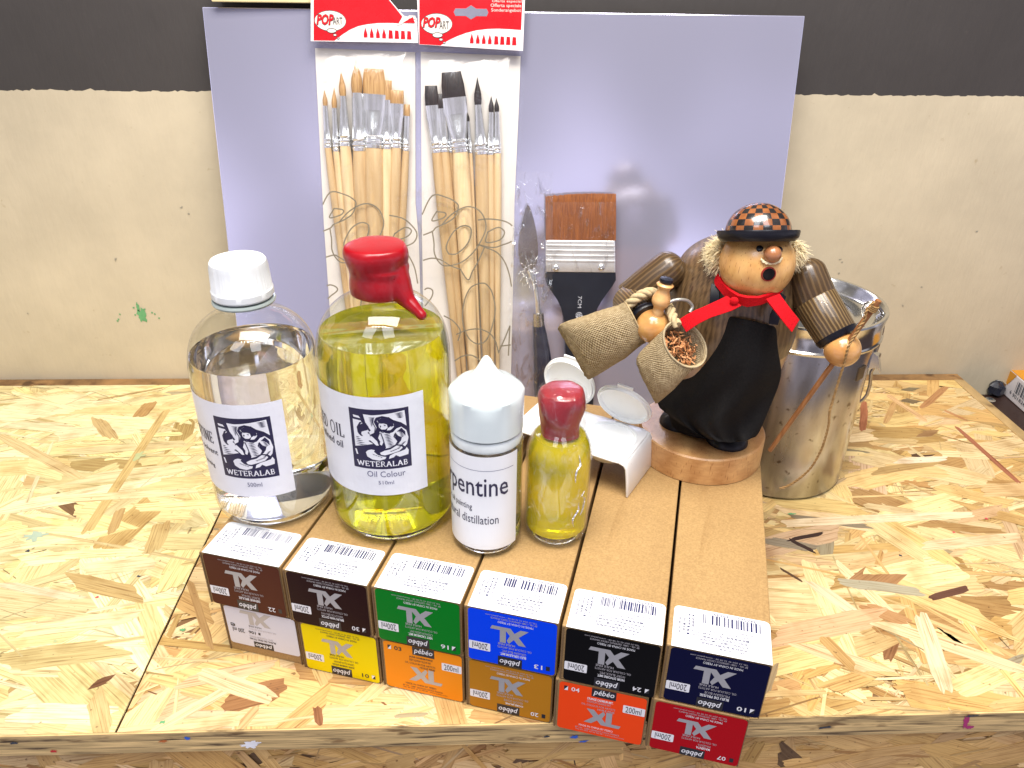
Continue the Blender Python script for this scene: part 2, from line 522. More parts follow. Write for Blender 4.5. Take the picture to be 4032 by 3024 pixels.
def strands(name, x0, y0, x1, y1, N, palette, seed, parent, mapf, big=1.0, thick=0.0175, extra=()):
    # pressed wood strands laid one over the other, each its own flake
    q = random.Random(seed)
    vs, fs, cols, uvs = [], [], [], []
    dz = 0.0011 / N
    vs += [(x0, y0, -0.0012), (x1, y0, -0.0012), (x1, y1, -0.0012), (x0, y1, -0.0012)]
    vs += [(x0, y0, -thick), (x1, y0, -thick), (x1, y1, -thick), (x0, y1, -thick)]
    for f in ((0, 1, 2, 3), (4, 7, 6, 5), (0, 4, 5, 1), (1, 5, 6, 2), (2, 6, 7, 3), (3, 7, 4, 0)):
        fs.append(f); cols.append((0.22, 0.12, 0.05)); uvs.append([(0, 0)] * 4)
    for k in range(N + len(extra)):
        if k < N:
            size = q.random()
            ln = (0.014 + 0.092 * size ** 1.4) * big; wd = (0.0020 + 0.024 * q.random() ** 1.7 * (0.35 + size)) * big
            cx, cy = q.uniform(x0 - .01, x1 + .01), q.uniform(y0 - .01, y1 + .01)
            ang = q.gauss(0.05, 0.38) if q.random() < .7 else q.uniform(-1.57, 1.57)
            tot = sum(w for w, c in palette); r_ = q.random() * tot
            for w, c in palette:
                r_ -= w
                if r_ <= 0: break
            if (c[0] < 0.40) and k > N * 0.3: ln *= 0.5; wd *= 0.45
            if q.random() < 0.16: wd = q.uniform(.0006, .0018); c = tuple(x * .66 for x in c)
            g = q.uniform(0.74, 1.12)
            colr = (c[0] * g, c[1] * g * q.uniform(.97, 1.03), c[2] * g * q.uniform(.9, 1.1))
        else:
            cx, cy, ln, wd, ang, colr = extra[k - N]
        ca, sa = math.cos(ang), math.sin(ang)
        m = 6
        top, bot = [], []
        sk = q.uniform(-1, 1) * wd * 0.8
        for i in range(m):
            t = -0.5 + i / (m - 1)
            tap = 1.0 - 0.55 * max(0, abs(t) * 2 - 0.6) * q.uniform(0, 1.6)
            bow = q.uniform(-.05, .05) * wd
            top.append((t * ln + (sk if i in (0, m - 1) else 0) + q.uniform(-.02, .02) * ln, wd / 2 * tap + bow))
            bot.append((t * ln - (sk if i in (0, m - 1) else 0) + q.uniform(-.02, .02) * ln, -wd / 2 * tap + bow))
        def ragged_end(a_, b_, sg):
            o_ = []
            kk = 2 + int(wd / 0.004)
            for e_ in range(1, kk):
                f_ = e_ / kk
                o_.append((a_[0] + (b_[0] - a_[0]) * f_ + sg * q.uniform(-.4, 1.0) * min(0.004, ln * .12), a_[1] + (b_[1] - a_[1]) * f_))
            return o_
        loc = bot + ragged_end(bot[-1], top[-1], 1) + top[::-1] + ragged_end(top[0], bot[0], -1)
        off = q.uniform(0, 50)
        pts = [(cx + u * ca - v * sa, cy + u * sa + v * ca, u + off, v + off) for u, v in loc]
        pts = clip_poly(pts, x0, y0, x1, y1)
        if len(pts) < 3: continue
        z = -0.0011 + dz * k * (N / (N + len(extra)))
        o = len(vs)
        vs += [(p_[0], p_[1], z) for p_ in pts]
        fs.append(tuple(range(o, o + len(pts)))); cols.append(colr); uvs.append([(p_[2], p_[3]) for p_ in pts])
    me = bpy.data.meshes.new(name)
    me.from_pydata([mapf(*v) for v in vs], [], fs)
    me.materials.append(M_osb)
    ca_ = me.color_attributes.new('strand', 'FLOAT_COLOR', 'CORNER')
    ul = me.uv_layers.new(name='UVMap')
    for pg in me.polygons:
        c = cols[pg.index]
        for li, w in zip(pg.loop_indices, uvs[pg.index]):
            ca_.data[li].color = (*c, 1); ul.data[li].uv = w
    o = bpy.data.objects.new(name, me); col.objects.link(o)
    if parent is not None: o.parent = parent
    return o
YF, YB, XS, XR = 0.2973, 0.7183, -0.2160, 0.5235
table = empty('table', (0, 0, 0), 0, 'wooden strand board table carrying the paint boxes and bottles', 'table')
pal_r = [(40, (0.68, 0.48, 0.21)), (30, (0.76, 0.58, 0.30)), (16, (0.57, 0.36, 0.13)), (7, (0.48, 0.28, 0.10)), (5, (0.66, 0.46, 0.26)), (2, (0.28, 0.13, 0.05)), (2.5, (0.36, 0.30, 0.18)), (0.7, (0.12, 0.06, 0.03))]
pal_l = [(52, (0.76, 0.64, 0.32)), (30, (0.81, 0.71, 0.41)), (12, (0.67, 0.53, 0.24)), (3, (0.48, 0.33, 0.13)), (1, (0.40, 0.34, 0.2)), (.4, (0.22, 0.12, 0.05))]
def onr(k, x, y): return (x, y)
ex_r = []
for (p0, p1, wd, c) in [((0.401,0.6709),(0.3749,0.6171),0.007,(0.36,0.13,0.06)),((0.4333,0.6705),(0.4043,0.6308),0.006,(0.5,0.3,0.12)),((0.4329,0.6847),(0.4471,0.6349),0.007,(0.62,0.4,0.2)),((0.5051,0.7022),(0.4575,0.6597),0.007,(0.4,0.2,0.08)),((0.4719,0.6202),(0.4764,0.5278),0.0055,(0.33,0.12,0.06)),((0.4778,0.6526),(0.4886,0.6343),0.004,(0.42,0.2,0.08)),((0.4584,0.699),(0.4705,0.697),0.009,(0.2,0.16,0.09)),((0.444,0.6756),(0.4575,0.6701),0.01,(0.18,0.13,0.07)),((0.4282,0.6086),(0.4449,0.6114),0.01,(0.3,0.17,0.07)),((0.3824,0.5634),(0.4304,0.5667),0.009,(0.8,0.68,0.5)),((0.2582,0.4844),(0.3138,0.4725),0.008,(0.25,0.2,0.13)),((0.2229,0.458),(0.2594,0.4463),0.01,(0.27,0.22,0.15)),((0.2057,0.5153),(0.2148,0.5055),0.004,(0.1,0.05,0.03)),((-0.1568,0.3166),(-0.1256,0.3258),0.017,(0.3,0.14,0.05)),((-0.1893,0.3317),(-0.135,0.3441),0.01,(0.62,0.43,0.24)),((-0.213,0.4192),(-0.1797,0.3588),0.005,(0.4,0.24,0.09)),((-0.1796,0.3388),(-0.1297,0.3178),0.012,(0.7,0.52,0.3)),((-0.1016,0.3112),(-0.0978,0.2997),0.005,(0.25,0.1,0.04)),((0.2725,0.4642),(0.2435,0.457),0.004,(0.035,0.015,0.01)),((0.2435,0.457),(0.258,0.4426),0.004,(0.035,0.015,0.01)),((0.356,0.4012),(0.3231,0.3918),0.006,(0.12,0.05,0.03)),((0.301,0.417),(0.2856,0.4067),0.024,(0.36,0.19,0.08)),((0.2657,0.4091),(0.3179,0.3984),0.01,(0.4,0.36,0.25)),((0.2442,0.4077),(0.2616,0.3764),0.011,(0.68,0.56,0.36)),((0.2722,0.3849),(0.2945,0.3692),0.012,(0.44,0.24,0.1)),((0.1995,0.3591),(0.278,0.376),0.018,(0.62,0.4,0.22)),((0.2751,0.3696),(0.3503,0.3263),0.012,(0.72,0.55,0.32)),((0.2131,0.3527),(0.2558,0.3288),0.012,(0.7,0.5,0.28)),((0.2304,0.3563),(0.2393,0.3329),0.009,(0.48,0.3,0.11)),((0.4363,0.4916),(0.3977,0.4802),0.012,(0.58,0.38,0.2)),((0.1746,0.3132),(0.1884,0.3342),0.006,(0.33,0.24,0.13)),((0.3488,0.447),(0.4298,0.4563),0.012,(0.74,0.55,0.33)),((0.2486,0.4774),(0.409,0.486),0.01,(0.78,0.62,0.4)),((0.2918,0.3135),(0.3076,0.3753),0.012,(0.76,0.6,0.38))]:
    dx, dy = p1[0] - p0[0], p1[1] - p0[1]
    ex_r.append(((p0[0] + p1[0]) / 2, (p0[1] + p1[1]) / 2, math.hypot(dx, dy), wd, math.atan2(dy, dx), c))
ex_l = []
for (p0, p1, wd, c) in [((-0.3175,0.6663),(-0.313,0.4768),0.0085,(0.55,0.4,0.16)),((-0.3787,0.6495),(-0.3512,0.6157),0.012,(0.5,0.36,0.16)),((-0.3388,0.6804),(-0.3399,0.6533),0.014,(0.42,0.25,0.09)),((-0.302,0.4262),(-0.2455,0.4086),0.014,(0.48,0.34,0.14)),((-0.2964,0.4357),(-0.2481,0.4421),0.016,(0.74,0.62,0.36)),((-0.2439,0.3312),(-0.2347,0.3362),0.006,(0.16,0.07,0.03)),((-0.2791,0.3121),(-0.2261,0.3091),0.014,(0.8,0.7,0.45)),((-0.2395,0.3242),(-0.2215,0.2949),0.011,(0.58,0.44,0.2)),((-0.2529,0.455),(-0.2579,0.4881),0.014,(0.52,0.38,0.16)),((-0.2983,0.5067),(-0.2936,0.4775),0.008,(0.45,0.3,0.12)),((-0.4569,0.6215),(-0.3528,0.5528),0.01,(0.62,0.48,0.24)),((-0.3072,0.3779),(-0.2378,0.3886),0.014,(0.74,0.62,0.36)),((-0.3569,0.5202),(-0.2461,0.5307),0.01,(0.72,0.6,0.34))]:
    dx, dy = p1[0] - p0[0], p1[1] - p0[1]
    ex_l.append(((p0[0] + p1[0]) / 2, (p0[1] + p1[1]) / 2, math.hypot(dx, dy), wd, math.atan2(dy, dx), c))
up_ = lambda x, y, z: (x, y, z)
strands('tabletop', XS + 0.0009, YF, XR, YB, 5200, pal_r, 21, table, up_, 1.0, extra=ex_r)
strands('tabletop', -1.0, YF, XS - 0.0006, YB, 3600, pal_l, 5, table, up_, 1.35, extra=ex_l)
# sawn board edges: front edge, back strip and right strip
def edge_mat(name, base, dark):
    t = NT(name)
    v = t.mapped((22, 22, 420))
    n1 = t.n('TexNoise', Scale=1.0, Detail=6.0, Distortion=0.8); t.l(v, n1.inputs['Vector'])
    r1 = t.ramp(n1.outputs[0], [(0.30, dark), (0.42, tuple(x * .75 for x in base)), (0.52, base), (0.72, tuple(min(1, x * 1.5) for x in base))])
    v2 = t.mapped((45, 45, 160))
    n2 = t.n('TexNoise', Scale=1.0, Detail=3.0); t.l(v2, n2.inputs['Vector'])
    r2 = t.ramp(n2.outputs[0], [(0.30, (0.25, 0.18, 0.13)), (0.40, (1, 1, 1))])
    t.l(t.mul(r1.outputs[0], r2.outputs[0], 0.8), t.b.inputs['Base Color'])
    t.b.inputs['Roughness'].default_value = 0.7
    t.bump(n1.outputs[0], 0.5, 0.001)
    return t.m
M_edge = edge_mat('sawn_board_edge', (0.56, 0.39, 0.17), (0.07, 0.04, 0.02))
M_edge2 = edge_mat('brown_board_edge', (0.26, 0.14, 0.05), (0.09, 0.04, 0.015))
ed = MB().box(-1.0, YF - 0.0012, -0.0176, XR + 0.0112, YF - 0.00005, -0.0003).build('front_edge', M_edge, table, smooth=0)
MB().box(-1.0, YB + 0.0002, -0.018, XR + 0.0112, WY - 0.0006, 0.0006).build('back_strip', M_edge2, table, smooth=0, bevel=0.0006)
MB().box(XR + 0.0002, YF, -0.018, XR + 0.0112, YB, 0.0006).build('side_strip', edge_mat('light_board_edge', (0.42, 0.28, 0.12), (0.2, 0.11, 0.05)), table, smooth=0, bevel=0.0006)
front_map = lambda x, y, z: (x, YF + 0.0045 - z, y)
pal_f = [(40, (0.74, 0.46, 0.17)), (25, (0.62, 0.37, 0.12)), (15, (0.82, 0.56, 0.26)), (8, (0.42, 0.22, 0.07)), (4, (0.13, 0.07, 0.03))]
strands('front_panel', -1.0, -0.36, XR + 0.009, -0.0180, 5200, pal_f, 9, table, front_map, 1.1)
MB().box(XR - 0.004, YF + 0.03, -0.36, XR + 0.0110, YB, -0.0185).build('side_panel', M_edge, table, smooth=0)
# paint drips on the front edge
def edgemap(u, v, h): return (u, YF - 0.0013 - h, v)
drips = []
for (c, rx, rz, m, s) in [((-0.1397,-0.0124),0.0052,0.0028,0,1),((-0.1374,-0.0116),0.0036,0.0024,0,2),((0.0547,-0.0125),0.0024,0.0014,1,3),((-0.175,-0.005),0.002,0.0012,1,4),((0.2966,-0.0081),0.0016,0.0062,2,5),((0.3004,-0.0126),0.0022,0.0016,2,6),((-0.1896,-0.007),0.003,0.001,3,7),((-0.2545,-0.0138),0.002,0.0012,4,8),((-0.275,-0.0054),0.0024,0.001,5,9),((0.0375,-0.0114),0.002,0.0008,5,10),((0.0603,-0.0167),0.003,0.0007,1,11),((0.2987,-0.0017),0.004,0.0008,5,12),((0.208,-0.0092),0.004,0.001,5,13)]:
    drips.append((c, rx, rz, m, s))
DM = [simple('white_paint', (0.85, 0.85, 0.88), 0.4), simple('blue_paint', (0.03, 0.12, 0.55), 0.4), simple('magenta_paint', (0.38, 0.02, 0.14), 0.4), simple('orange_paint', (0.5, 0.14, 0.03), 0.5), simple('red_paint', (0.55, 0.02, 0.02), 0.4), M_ink]
for c, rx, rz, m, s in drips:
    a = Art(); blob(a, c[0], c[1], rx, rz, 0, s, j=0.4, rot=0.15, layer=1 + s * 0.3); a.build('paint_drip', [DM[m]], table, edgemap)
spots = []
for (c, rx, ry, m, s) in [((-0.3509,0.4743),0.008,0.005,0,1),((-0.3132,0.5841),0.004,0.006,1,2),((-0.2034,0.3753),0.002,0.0012,2,3),((-0.2838,0.3673),0.002,0.001,1,4),((0.3802,0.463),0.001,0.001,3,5),((0.2567,0.4892),0.003,0.001,2,6),((0.4172,0.4798),0.0015,0.0012,3,7),((0.3233,0.4369),0.0012,0.0012,4,8),((-0.3475,0.4571),0.0015,0.0015,4,9),((-0.2739,0.407),0.001,0.001,3,10),((0.1474,0.3792),0.001,0.001,2,11),((-0.2527,0.4274),0.0015,0.001,4,12),((-0.1913,0.3034),0.0016,0.0012,2,13)]:
    spots.append((c, rx, ry, m, s))
SM = [simple('pale_teal_paint', (0.36, 0.44, 0.33), 0.6), simple('pale_green_paint', (0.42, 0.45, 0.22), 0.6), M_green, simple('spot_red', (0.6, 0.06, 0.08), 0.5), M_ink]
for c, rx, ry, m, s in spots:
    a = Art(); blob(a, c[0], c[1], rx, ry, 0, s, j=0.5); a.build('paint_spot', [SM[m]], table, lambda u, v, h: (u, v, 0.00005 + h))

# ------------------------------------------------------------------ the low brown shelf to the right of the table
M_shelf = simple('dark_brown_laminate', (0.030, 0.014, 0.011), 0.45, var=0.2, scale=25)
sz = -0.026
shelf = MB().box(XR + 0.0125, 0.10, sz - 0.03, 1.35, WY - 0.001, sz).build('shelf', M_shelf, None, smooth=0, bevel=0.001)
tag(shelf, 'low dark brown shelf beside the right edge of the table', 'shelf')
sx, sy = (0.5733,0.7178)
mb = MB().lathe([(0.0052, 0.0), (0.0054, 0.0006), (0.0044, 0.0012), (0.0, 0.0013)], 24)
sc_ = mb.build('screw', simple('zinc_screw', (0.55, 0.52, 0.45), 0.3, metal=0.8), shelf)
sc_.location = (sx, sy, sz)
mb = MB()
for r_ in (0.4, 0.4 + math.pi / 2): mb.box(-0.0028, -0.0005, 0.00125, 0.0028, 0.0005, 0.0016, 0, Matrix.Rotation(r_, 4, 'Z'))
mb.build('screw_slot', M_ink, sc_, smooth=0)

# orange and white carton lying on the shelf
bx0, bx1 = ((0.5963,0.7354),(0.5941,0.6891))
ang = math.atan2(bx1[1] - bx0[1], bx1[0] - bx0[0])
carton = empty('carton', (bx0[0], bx0[1], sz), ang, 'orange and white carton with barcode on the brown shelf at the right edge', 'carton')
M_white_card = simple('white_card', (0.74, 0.70, 0.72), 0.45, var=0.04)
M_orange_card = simple('orange_card', (0.62, 0.27, 0.02), 0.4, var=0.06)
CH = 0.030
MB().box(0.0, 0.0, 0.0, 0.14, 0.07, CH).build('body', M_white_card, carton, smooth=0, bevel=0.0012)
a = Art()
a.poly([(0.0, CH), (0.0, CH * 0.60), (0.006, CH * 0.42), (0.016, CH * 1.0)], 0)
for i in range(26):
    w = [0.0005, 0.0011, 0.0007, 0.0016][(i * 7) % 4]
    a.rect(0.021 + i * 0.0022, 0.012, 0.021 + i * 0.0022 + w, 0.0255, 1)
a.text('6', 0.0145, 0.0075, 0.0175, 0.0115, 1); a.text('901826', 0.020, 0.0065, 0.044, 0.0105, 1)
a.build('side_print', [M_orange_card, M_ink], carton, lambda u, v, h: (u, -0.0004 - h, v))
MB().box(0.0, 0.0004, CH + 0.0002, 0.14, 0.0696, CH + 0.0005).build('top_print', M_orange_card, carton, smooth=0)
# crumpled clear wrapper and a small black lump between table and carton
M_film = film('clear_wrapper', gloss=0.10, ridge=0.75, scale=(70, 70, 70), hazy=0.06)
def crumple(name, pts, parent, mat, amp, seed, n=14, M=None, thick=0.0):
    q = random.Random(seed)
    vs, fs = [], []
    (ax, ay, az), (bx, by, bz), (cx, cy, cz), (dx, dy, dz) = pts
    for j in range(n + 1):
        for i in range(n + 1):
            u, v = i / n, j / n
            p_ = [(1 - u) * (1 - v) * ax + u * (1 - v) * bx + u * v * cx + (1 - u) * v * dx, (1 - u) * (1 - v) * ay + u * (1 - v) * by + u * v * cy + (1 - u) * v * dy, (1 - u) * (1 - v) * az + u * (1 - v) * bz + u * v * cz + (1 - u) * v * dz]
            vs.append(tuple(c + q.uniform(-amp, amp) for c in p_))
    for j in range(n):
        for i in range(n):
            k = j * (n + 1) + i
            fs.append((k, k + 1, k + n + 2, k + n + 1))
    return MB().add(vs, fs).build(name, mat, parent, smooth=25)
wx, wy = (0.5815,0.7367)
w_ = crumple('plastic_wrapper', [(wx - 0.014, wy + 0.016, sz + 0.010), (wx + 0.034, wy + 0.004, sz + 0.014), (wx + 0.036, wy + 0.010, sz + 0.045), (wx + 0.010, wy + 0.020, sz + 0.036)], None, M_film, 0.0022, 4, 11)
tag(w_, 'crumpled clear plastic wrapper between wall and orange carton', 'wrapper')
q = random.Random(8)
mb = MB(); mb.sphere((0, 0, 0.0085), 0.0095, 12, 8)
mb.v = [(x + q.uniform(-.0012, .0012), y + q.uniform(-.0012, .0012), max(0.0, z + q.uniform(-.0012, .0012))) for x, y, z in mb.v]
mb.tube([(0.004, 0, 0.012), (0.010, 0.001, 0.013)], [0.002, 0.0006], 6)
lump = mb.build('crushed_cap', simple('dark_plastic', (0.015, 0.018, 0.03), 0.25, coat=0.5), None, smooth=20)
lump.location = (wx + 0.003, wy - 0.008, sz)
tag(lump, 'small crushed black plastic lump on the brown shelf', 'plastic lump')

# ------------------------------------------------------------------ glossy white board leaning on the wall
PM = Matrix(((0.9996,0.0054,-0.0295,-0.2334), (-0.03,0.1789,-0.9834,0.6476), (0.0,0.9838,0.179,0.0), (0, 0, 0, 1)))
t = NT('glossy_white_board')
t.b.inputs['Base Color'].default_value = (0.74, 0.74, 0.96, 1)
t.b.inputs['Metallic'].default_value = 0.72
t.b.inputs['Roughness'].default_value = 0.13
t.b.inputs['Coat Weight'].default_value = 0.6
t.b.inputs['Coat Roughness'].default_value = 0.04
t.b.inputs['Specular IOR Level'].default_value = 0.9
M_board = t.m
PWd, PHt = 0.5055, 0.3683
board = MB().box(0, 0, -0.004, PWd, PHt, 0).build('drawing_board', M_board, None, smooth=0, bevel=0.0007)
board.matrix_world = PM
tag(board, 'large glossy lavender white board leaning on the wall behind the brushes', 'board')
def on_board(name, off, label, cat, group=None):
    return empty(name, None, 0, label, cat, group, PM @ Matrix.Translation((0, 0, off)))

# pale wooden bar above the board
ba, bb = ((-0.2205,0.3665),(-0.1385,0.3675))
bar = MB().box(ba[0], 0.706, ba[1], bb[0] + 0.02, WY - 0.0008, ba[1] + 0.02).build('wooden_batten', simple('pale_yellow_wood', (0.70, 0.60, 0.33), 0.5, aniso=(1, 8, 8)), None, smooth=0, bevel=0.0008)
tag(bar, 'pale yellow wooden batten on the wall just above the board', 'batten')

# ------------------------------------------------------------------ twelve paint boxes
TH = -0.2842
UX = Vector((math.cos(TH), math.sin(TH), 0)); UY = Vector((-math.sin(TH), math.cos(TH), 0))
O0 = Vector((0.1495, 0.264, 0))
BH, BP, BL = 0.0417, 0.056, 0.238
ZT = 2 * BH
t = NT('kraft_cardboard')
v = t.mapped((1, 1, 1))
n1 = t.n('TexNoise', Scale=14.0, Detail=4.0); t.l(v, n1.inputs['Vector'])
r1 = t.ramp(n1.outputs[0], [(0.3, (0.35, 0.215, 0.085)), (0.7, (0.42, 0.265, 0.108))])
n2 = t.n('TexNoise', Scale=900.0, Detail=2.0); t.l(v, n2.inputs['Vector'])
r2 = t.ramp(n2.outputs[0], [(0.3, (0.78, 0.74, 0.68)), (0.7, (1.12, 1.12, 1.1))])
v3 = t.mapped((70, 9, 70)); n3 = t.n('TexNoise', Scale=1.0, Detail=6.0, Distortion=1.0); t.l(v3, n3.inputs['Vector'])
r3 = t.ramp(n3.outputs[0], [(0.28, (0.84, 0.80, 0.74)), (0.40, (1, 1, 1)), (0.66, (1, 1, 1)), (0.74, (1.14, 1.15, 1.16))])
t.l(t.mul(t.mul(r1.outputs[0], r2.outputs[0], 0.8), r3.outputs[0], 0.9), t.b.inputs['Base Color'])
t.b.inputs['Roughness'].default_value = 0.62
t.bump(n1.outputs[0], 0.12, 0.0006)
M_kraft = t.m
M_flute = simple('cardboard_cut_edge', (0.16, 0.095, 0.04), 0.8)
M_sticker = simple('white_sticker', (0.80, 0.80, 0.82), 0.42, var=0.015)
M_black = simple('black_print', (0.012, 0.012, 0.018), 0.35)
M_bar = simple('barcode_ink', (0.02, 0.025, 0.10), 0.45)
M_silver = simple('silver_print', (0.42, 0.42, 0.44), 0.35, metal=0.3, var=0.05)
M_wht = simple('white_print', (0.80, 0.80, 0.82), 0.4, var=0.02)
M_pale = simple('pale_print', (0.42, 0.40, 0.42), 0.4, var=0.05)
def label_mat(name, c):
    t = NT(name)
    t.b.inputs['Base Color'].default_value = (*c, 1)
    t.b.inputs['Roughness'].default_value = 0.32
    t.b.inputs['Coat Weight'].default_value = 0.0
    t.b.inputs['Specular IOR Level'].default_value = 0.10
    t.b.inputs['Coat Roughness'].default_value = 0.12
    v = t.mapped((60, 60, 60)); n1 = t.n('TexNoise', Scale=1.0, Detail=2.0); t.l(v, n1.inputs['Vector'])
    t.bump(n1.outputs[0], 0.12, 0.001)
    return t.m
def front_art(W, H, code, n1_, n2_, flip, white, sq, dark=False):
    tf = (lambda x, y: (x, y)) if not flip else (lambda x, y: (W - x, H - y))
    a = Art(tf)
    X = lambda u: u * W
    Y = lambda v: (1 - v) * H                 # v runs down from the top of the readable label
    dk = 1 if white or dark else 3
    pl_ = 1 if white or dark else 4
    y_ = lambda v: Y(v)
    if not white:
        a.rrect(0, 0, W, H, 0.0022, 0, 0)
        a.rect(X(.375), Y(.175), X(.655), Y(0.0), 1, 1)
        a.text('pébéo', X(.395), Y(.155), X(.635), Y(.015), 3, 2, 0.012, 0.22)
        a.text(code, X(.14), Y(.155), X(.235), Y(.07), dk, 2, 0.012)
        a.rect(X(.055), Y(.155), X(.10), Y(.07), 1, 1)
        if sq: a.poly([(X(.055), Y(.155)), (X(.10), Y(.07)), (X(.10), Y(.155))], 3, 2)
        a.text(n1_, X(.33), Y(.255), X(.33) + min(W * .30, len(n1_) * W * .022), Y(.205), dk, 2, 0.02)
        a.text(n2_, X(.33), Y(.315), X(.33) + min(W * .28, len(n2_) * W * .020), Y(.270), pl_, 2)
        a.text('OIL COLOUR FOR ARTISTS', X(.27), Y(.385), X(.66), Y(.345), pl_, 2)
        a.text('HUILE FINE', X(.46), Y(.445), X(.655), Y(.405), pl_, 2, 0.01)
        a.poly([(X(.36), Y(.46)), (X(.455), Y(.46)), (X(.50), Y(.56)), (X(.56), Y(.46)), (X(.575), Y(.50)), (X(.535), Y(.61)), (X(.60), Y(.76)), (X(.515), Y(.76)), (X(.475), Y(.665)), (X(.425), Y(.76)), (X(.335), Y(.76)), (X(.425), Y(.60))][:0] or
               [(X(.335), Y(.45)), (X(.42), Y(.45)), (X(.475), Y(.545)), (X(.53), Y(.45)), (X(.555), Y(.50)), (X(.52), Y(.605)), (X(.60), Y(.75)), (X(.515), Y(.75)), (X(.468), Y(.665)), (X(.40), Y(.75)), (X(.31), Y(.75)), (X(.42), Y(.605))], 2, 1)
        a.poly([(X(.565), Y(.45)), (X(.635), Y(.45)), (X(.635), Y(.685)), (X(.745), Y(.685)), (X(.725), Y(.75)), (X(.565), Y(.75))], 2, 1.3)
        a.text('MADE IN CHINA BY PEBEO', X(.26), Y(.855), X(.66), Y(.815), dk, 2)
        a.text('BP 106 - 13881 GEMENOS CEDEX FRANCE', X(.22), Y(.91), X(.74), Y(.878), pl_, 2)
        a.text('TEL.33 (0)4 42 32 08 08 - www.pebeo.com', X(.22), Y(.958), X(.80), Y(.925), pl_, 2)
        a.rrect(X(.745), Y(.375), X(.995), Y(.215), 0.0006, 3, 1)
        a.text('200ml', X(.775), Y(.355), X(.955), Y(.235), 1, 2, 0.0)
    else:
        a.rrect(0, 0, W, H, 0.0022, 0, 0)
        a.rect(X(.375), Y(.16), X(.655), Y(0.0), 1, 1)
        a.text('pébéo', X(.395), Y(.145), X(.635), Y(.015), 3, 2, 0.012, 0.22)
        a.text('BLANC DE ZINC TITAN', X(.33), Y(.25), X(.70), Y(.20), 1, 2, 0.02)
        a.text('ZINC TITANIUM WHITE', X(.36), Y(.315), X(.70), Y(.27), 4, 2)
        a.text('106', X(.60), Y(.44), X(.70), Y(.36), 1, 2, 0.02)
        a.rect(X(.53), Y(.43), X(.56), Y(.37), 1, 2)
        a.text('200 ml', X(.76), Y(.45), X(.93), Y(.335), 1, 2, 0.01)
        a.text('e', X(.88), Y(.56), X(.95), Y(.47), 1, 2, 0.01)
        a.text('OIL COLOUR FOR ARTISTS', X(.30), Y(.52), X(.68), Y(.48), 4, 2)
        a.text('HUILE FINE', X(.50), Y(.59), X(.68), Y(.55), 1, 2, 0.01)
        a.poly([(X(.36), Y(.61)), (X(.45), Y(.61)), (X(.50), Y(.72)), (X(.56), Y(.61)), (X(.585), Y(.66)), (X(.55), Y(.78)), (X(.63), Y(.96)), (X(.54), Y(.96)), (X(.50), Y(.85)), (X(.42), Y(.96)), (X(.33), Y(.96)), (X(.45), Y(.78))], 2, 1)
        a.poly([(X(.595), Y(.61)), (X(.66), Y(.61)), (X(.66), Y(.88)), (X(.78), Y(.88)), (X(.76), Y(.96)), (X(.595), Y(.96))], 2, 1.3)
    return a
def top_art(W, H, num, name_):
    a = Art(lambda x, y: (W - x, H - y))
    rr = 0.003
    a.rrect(0, 0, W, H, rr, 0, 0, (0, 0, 1, 1))
    q = random.Random(num)
    x = W * .10
    Yt = lambda v: H * v
    while x < W * .70:
        w = q.choice((0.00028, 0.00045, 0.0007, 0.001))
        a.rect(x, Yt(.10), x + w, Yt(.33), 1, 1)
        x += w + q.choice((0.0003, 0.0005, 0.0008))
    a.text('6', W * .045, Yt(.03), W * .065, Yt(.10), 1, 1)
    a.text('946562', W * .14, Yt(.03), W * .34, Yt(.095), 1, 1)
    a.text(str(num), W * .42, Yt(.03), W * .62, Yt(.095), 1, 1)
    rows = ['www.pebeo.com.cn', 'Only for sale in P.R.China', '贝碧欧贸易有限公司 021-62482101', '公司地址上海市长宁区金钟路215200', '生产地址 中国浙江省义乌市', '产品标准 安全类别合格品', 'QB/T 1336 标准']
    wd = [.34, .46, .58, .60, .50, .46, .26]
    for i, s in enumerate(rows):
        y = .40 + i * .075
        xx = W * (.14 + .02 * i)
        a.text(s, xx, Yt(y), xx + W * wd[i], Yt(y + .052), 1, 1, 0.012)
    for i, s in enumerate(['XL油画颜料', name_, '净含量 200ml', '品名 色号']):
        x = W * (.78 + i * .045)
        a.text(s, x, Yt(.12 + .05 * i), x + W * .028, Yt(.60 + .07 * (i % 2)), 1, 1, 0.012, rot=-90)
    return a
BOXES = [  # colour name, label colour, code, french, english, diagonal mark, top?, flipped
    ('reddish brown', (0.085, 0.020, 0.010), '22', 'SIENNE BRULEE', 'BURNT SIENNA', 0),
    ('dark chocolate brown', (0.018, 0.003, 0.004), '30', 'BRUN VAN DYCK', 'VAN DYCK BROWN', 1),
    ('bright green', (0.0, 0.19, 0.014), '16', 'VERT CADMIUM IMIT.', 'CADMIUM GREEN IMIT.', 1),
    ('bright blue', (0.0, 0.055, 0.85), '13', 'BLEU CERULEUM IMIT.', 'CERULEAN BLUE IMIT.', 0),
    ('black', (0.003, 0.003, 0.004), '24', "NOIR D'IVOIRE IMIT.", 'IVORY BLACK IMIT.', 1),
    ('navy blue', (0.002, 0.003, 0.030), '10', 'BLEU DE PRUSSE', 'PRUSSIAN BLUE', 1)]
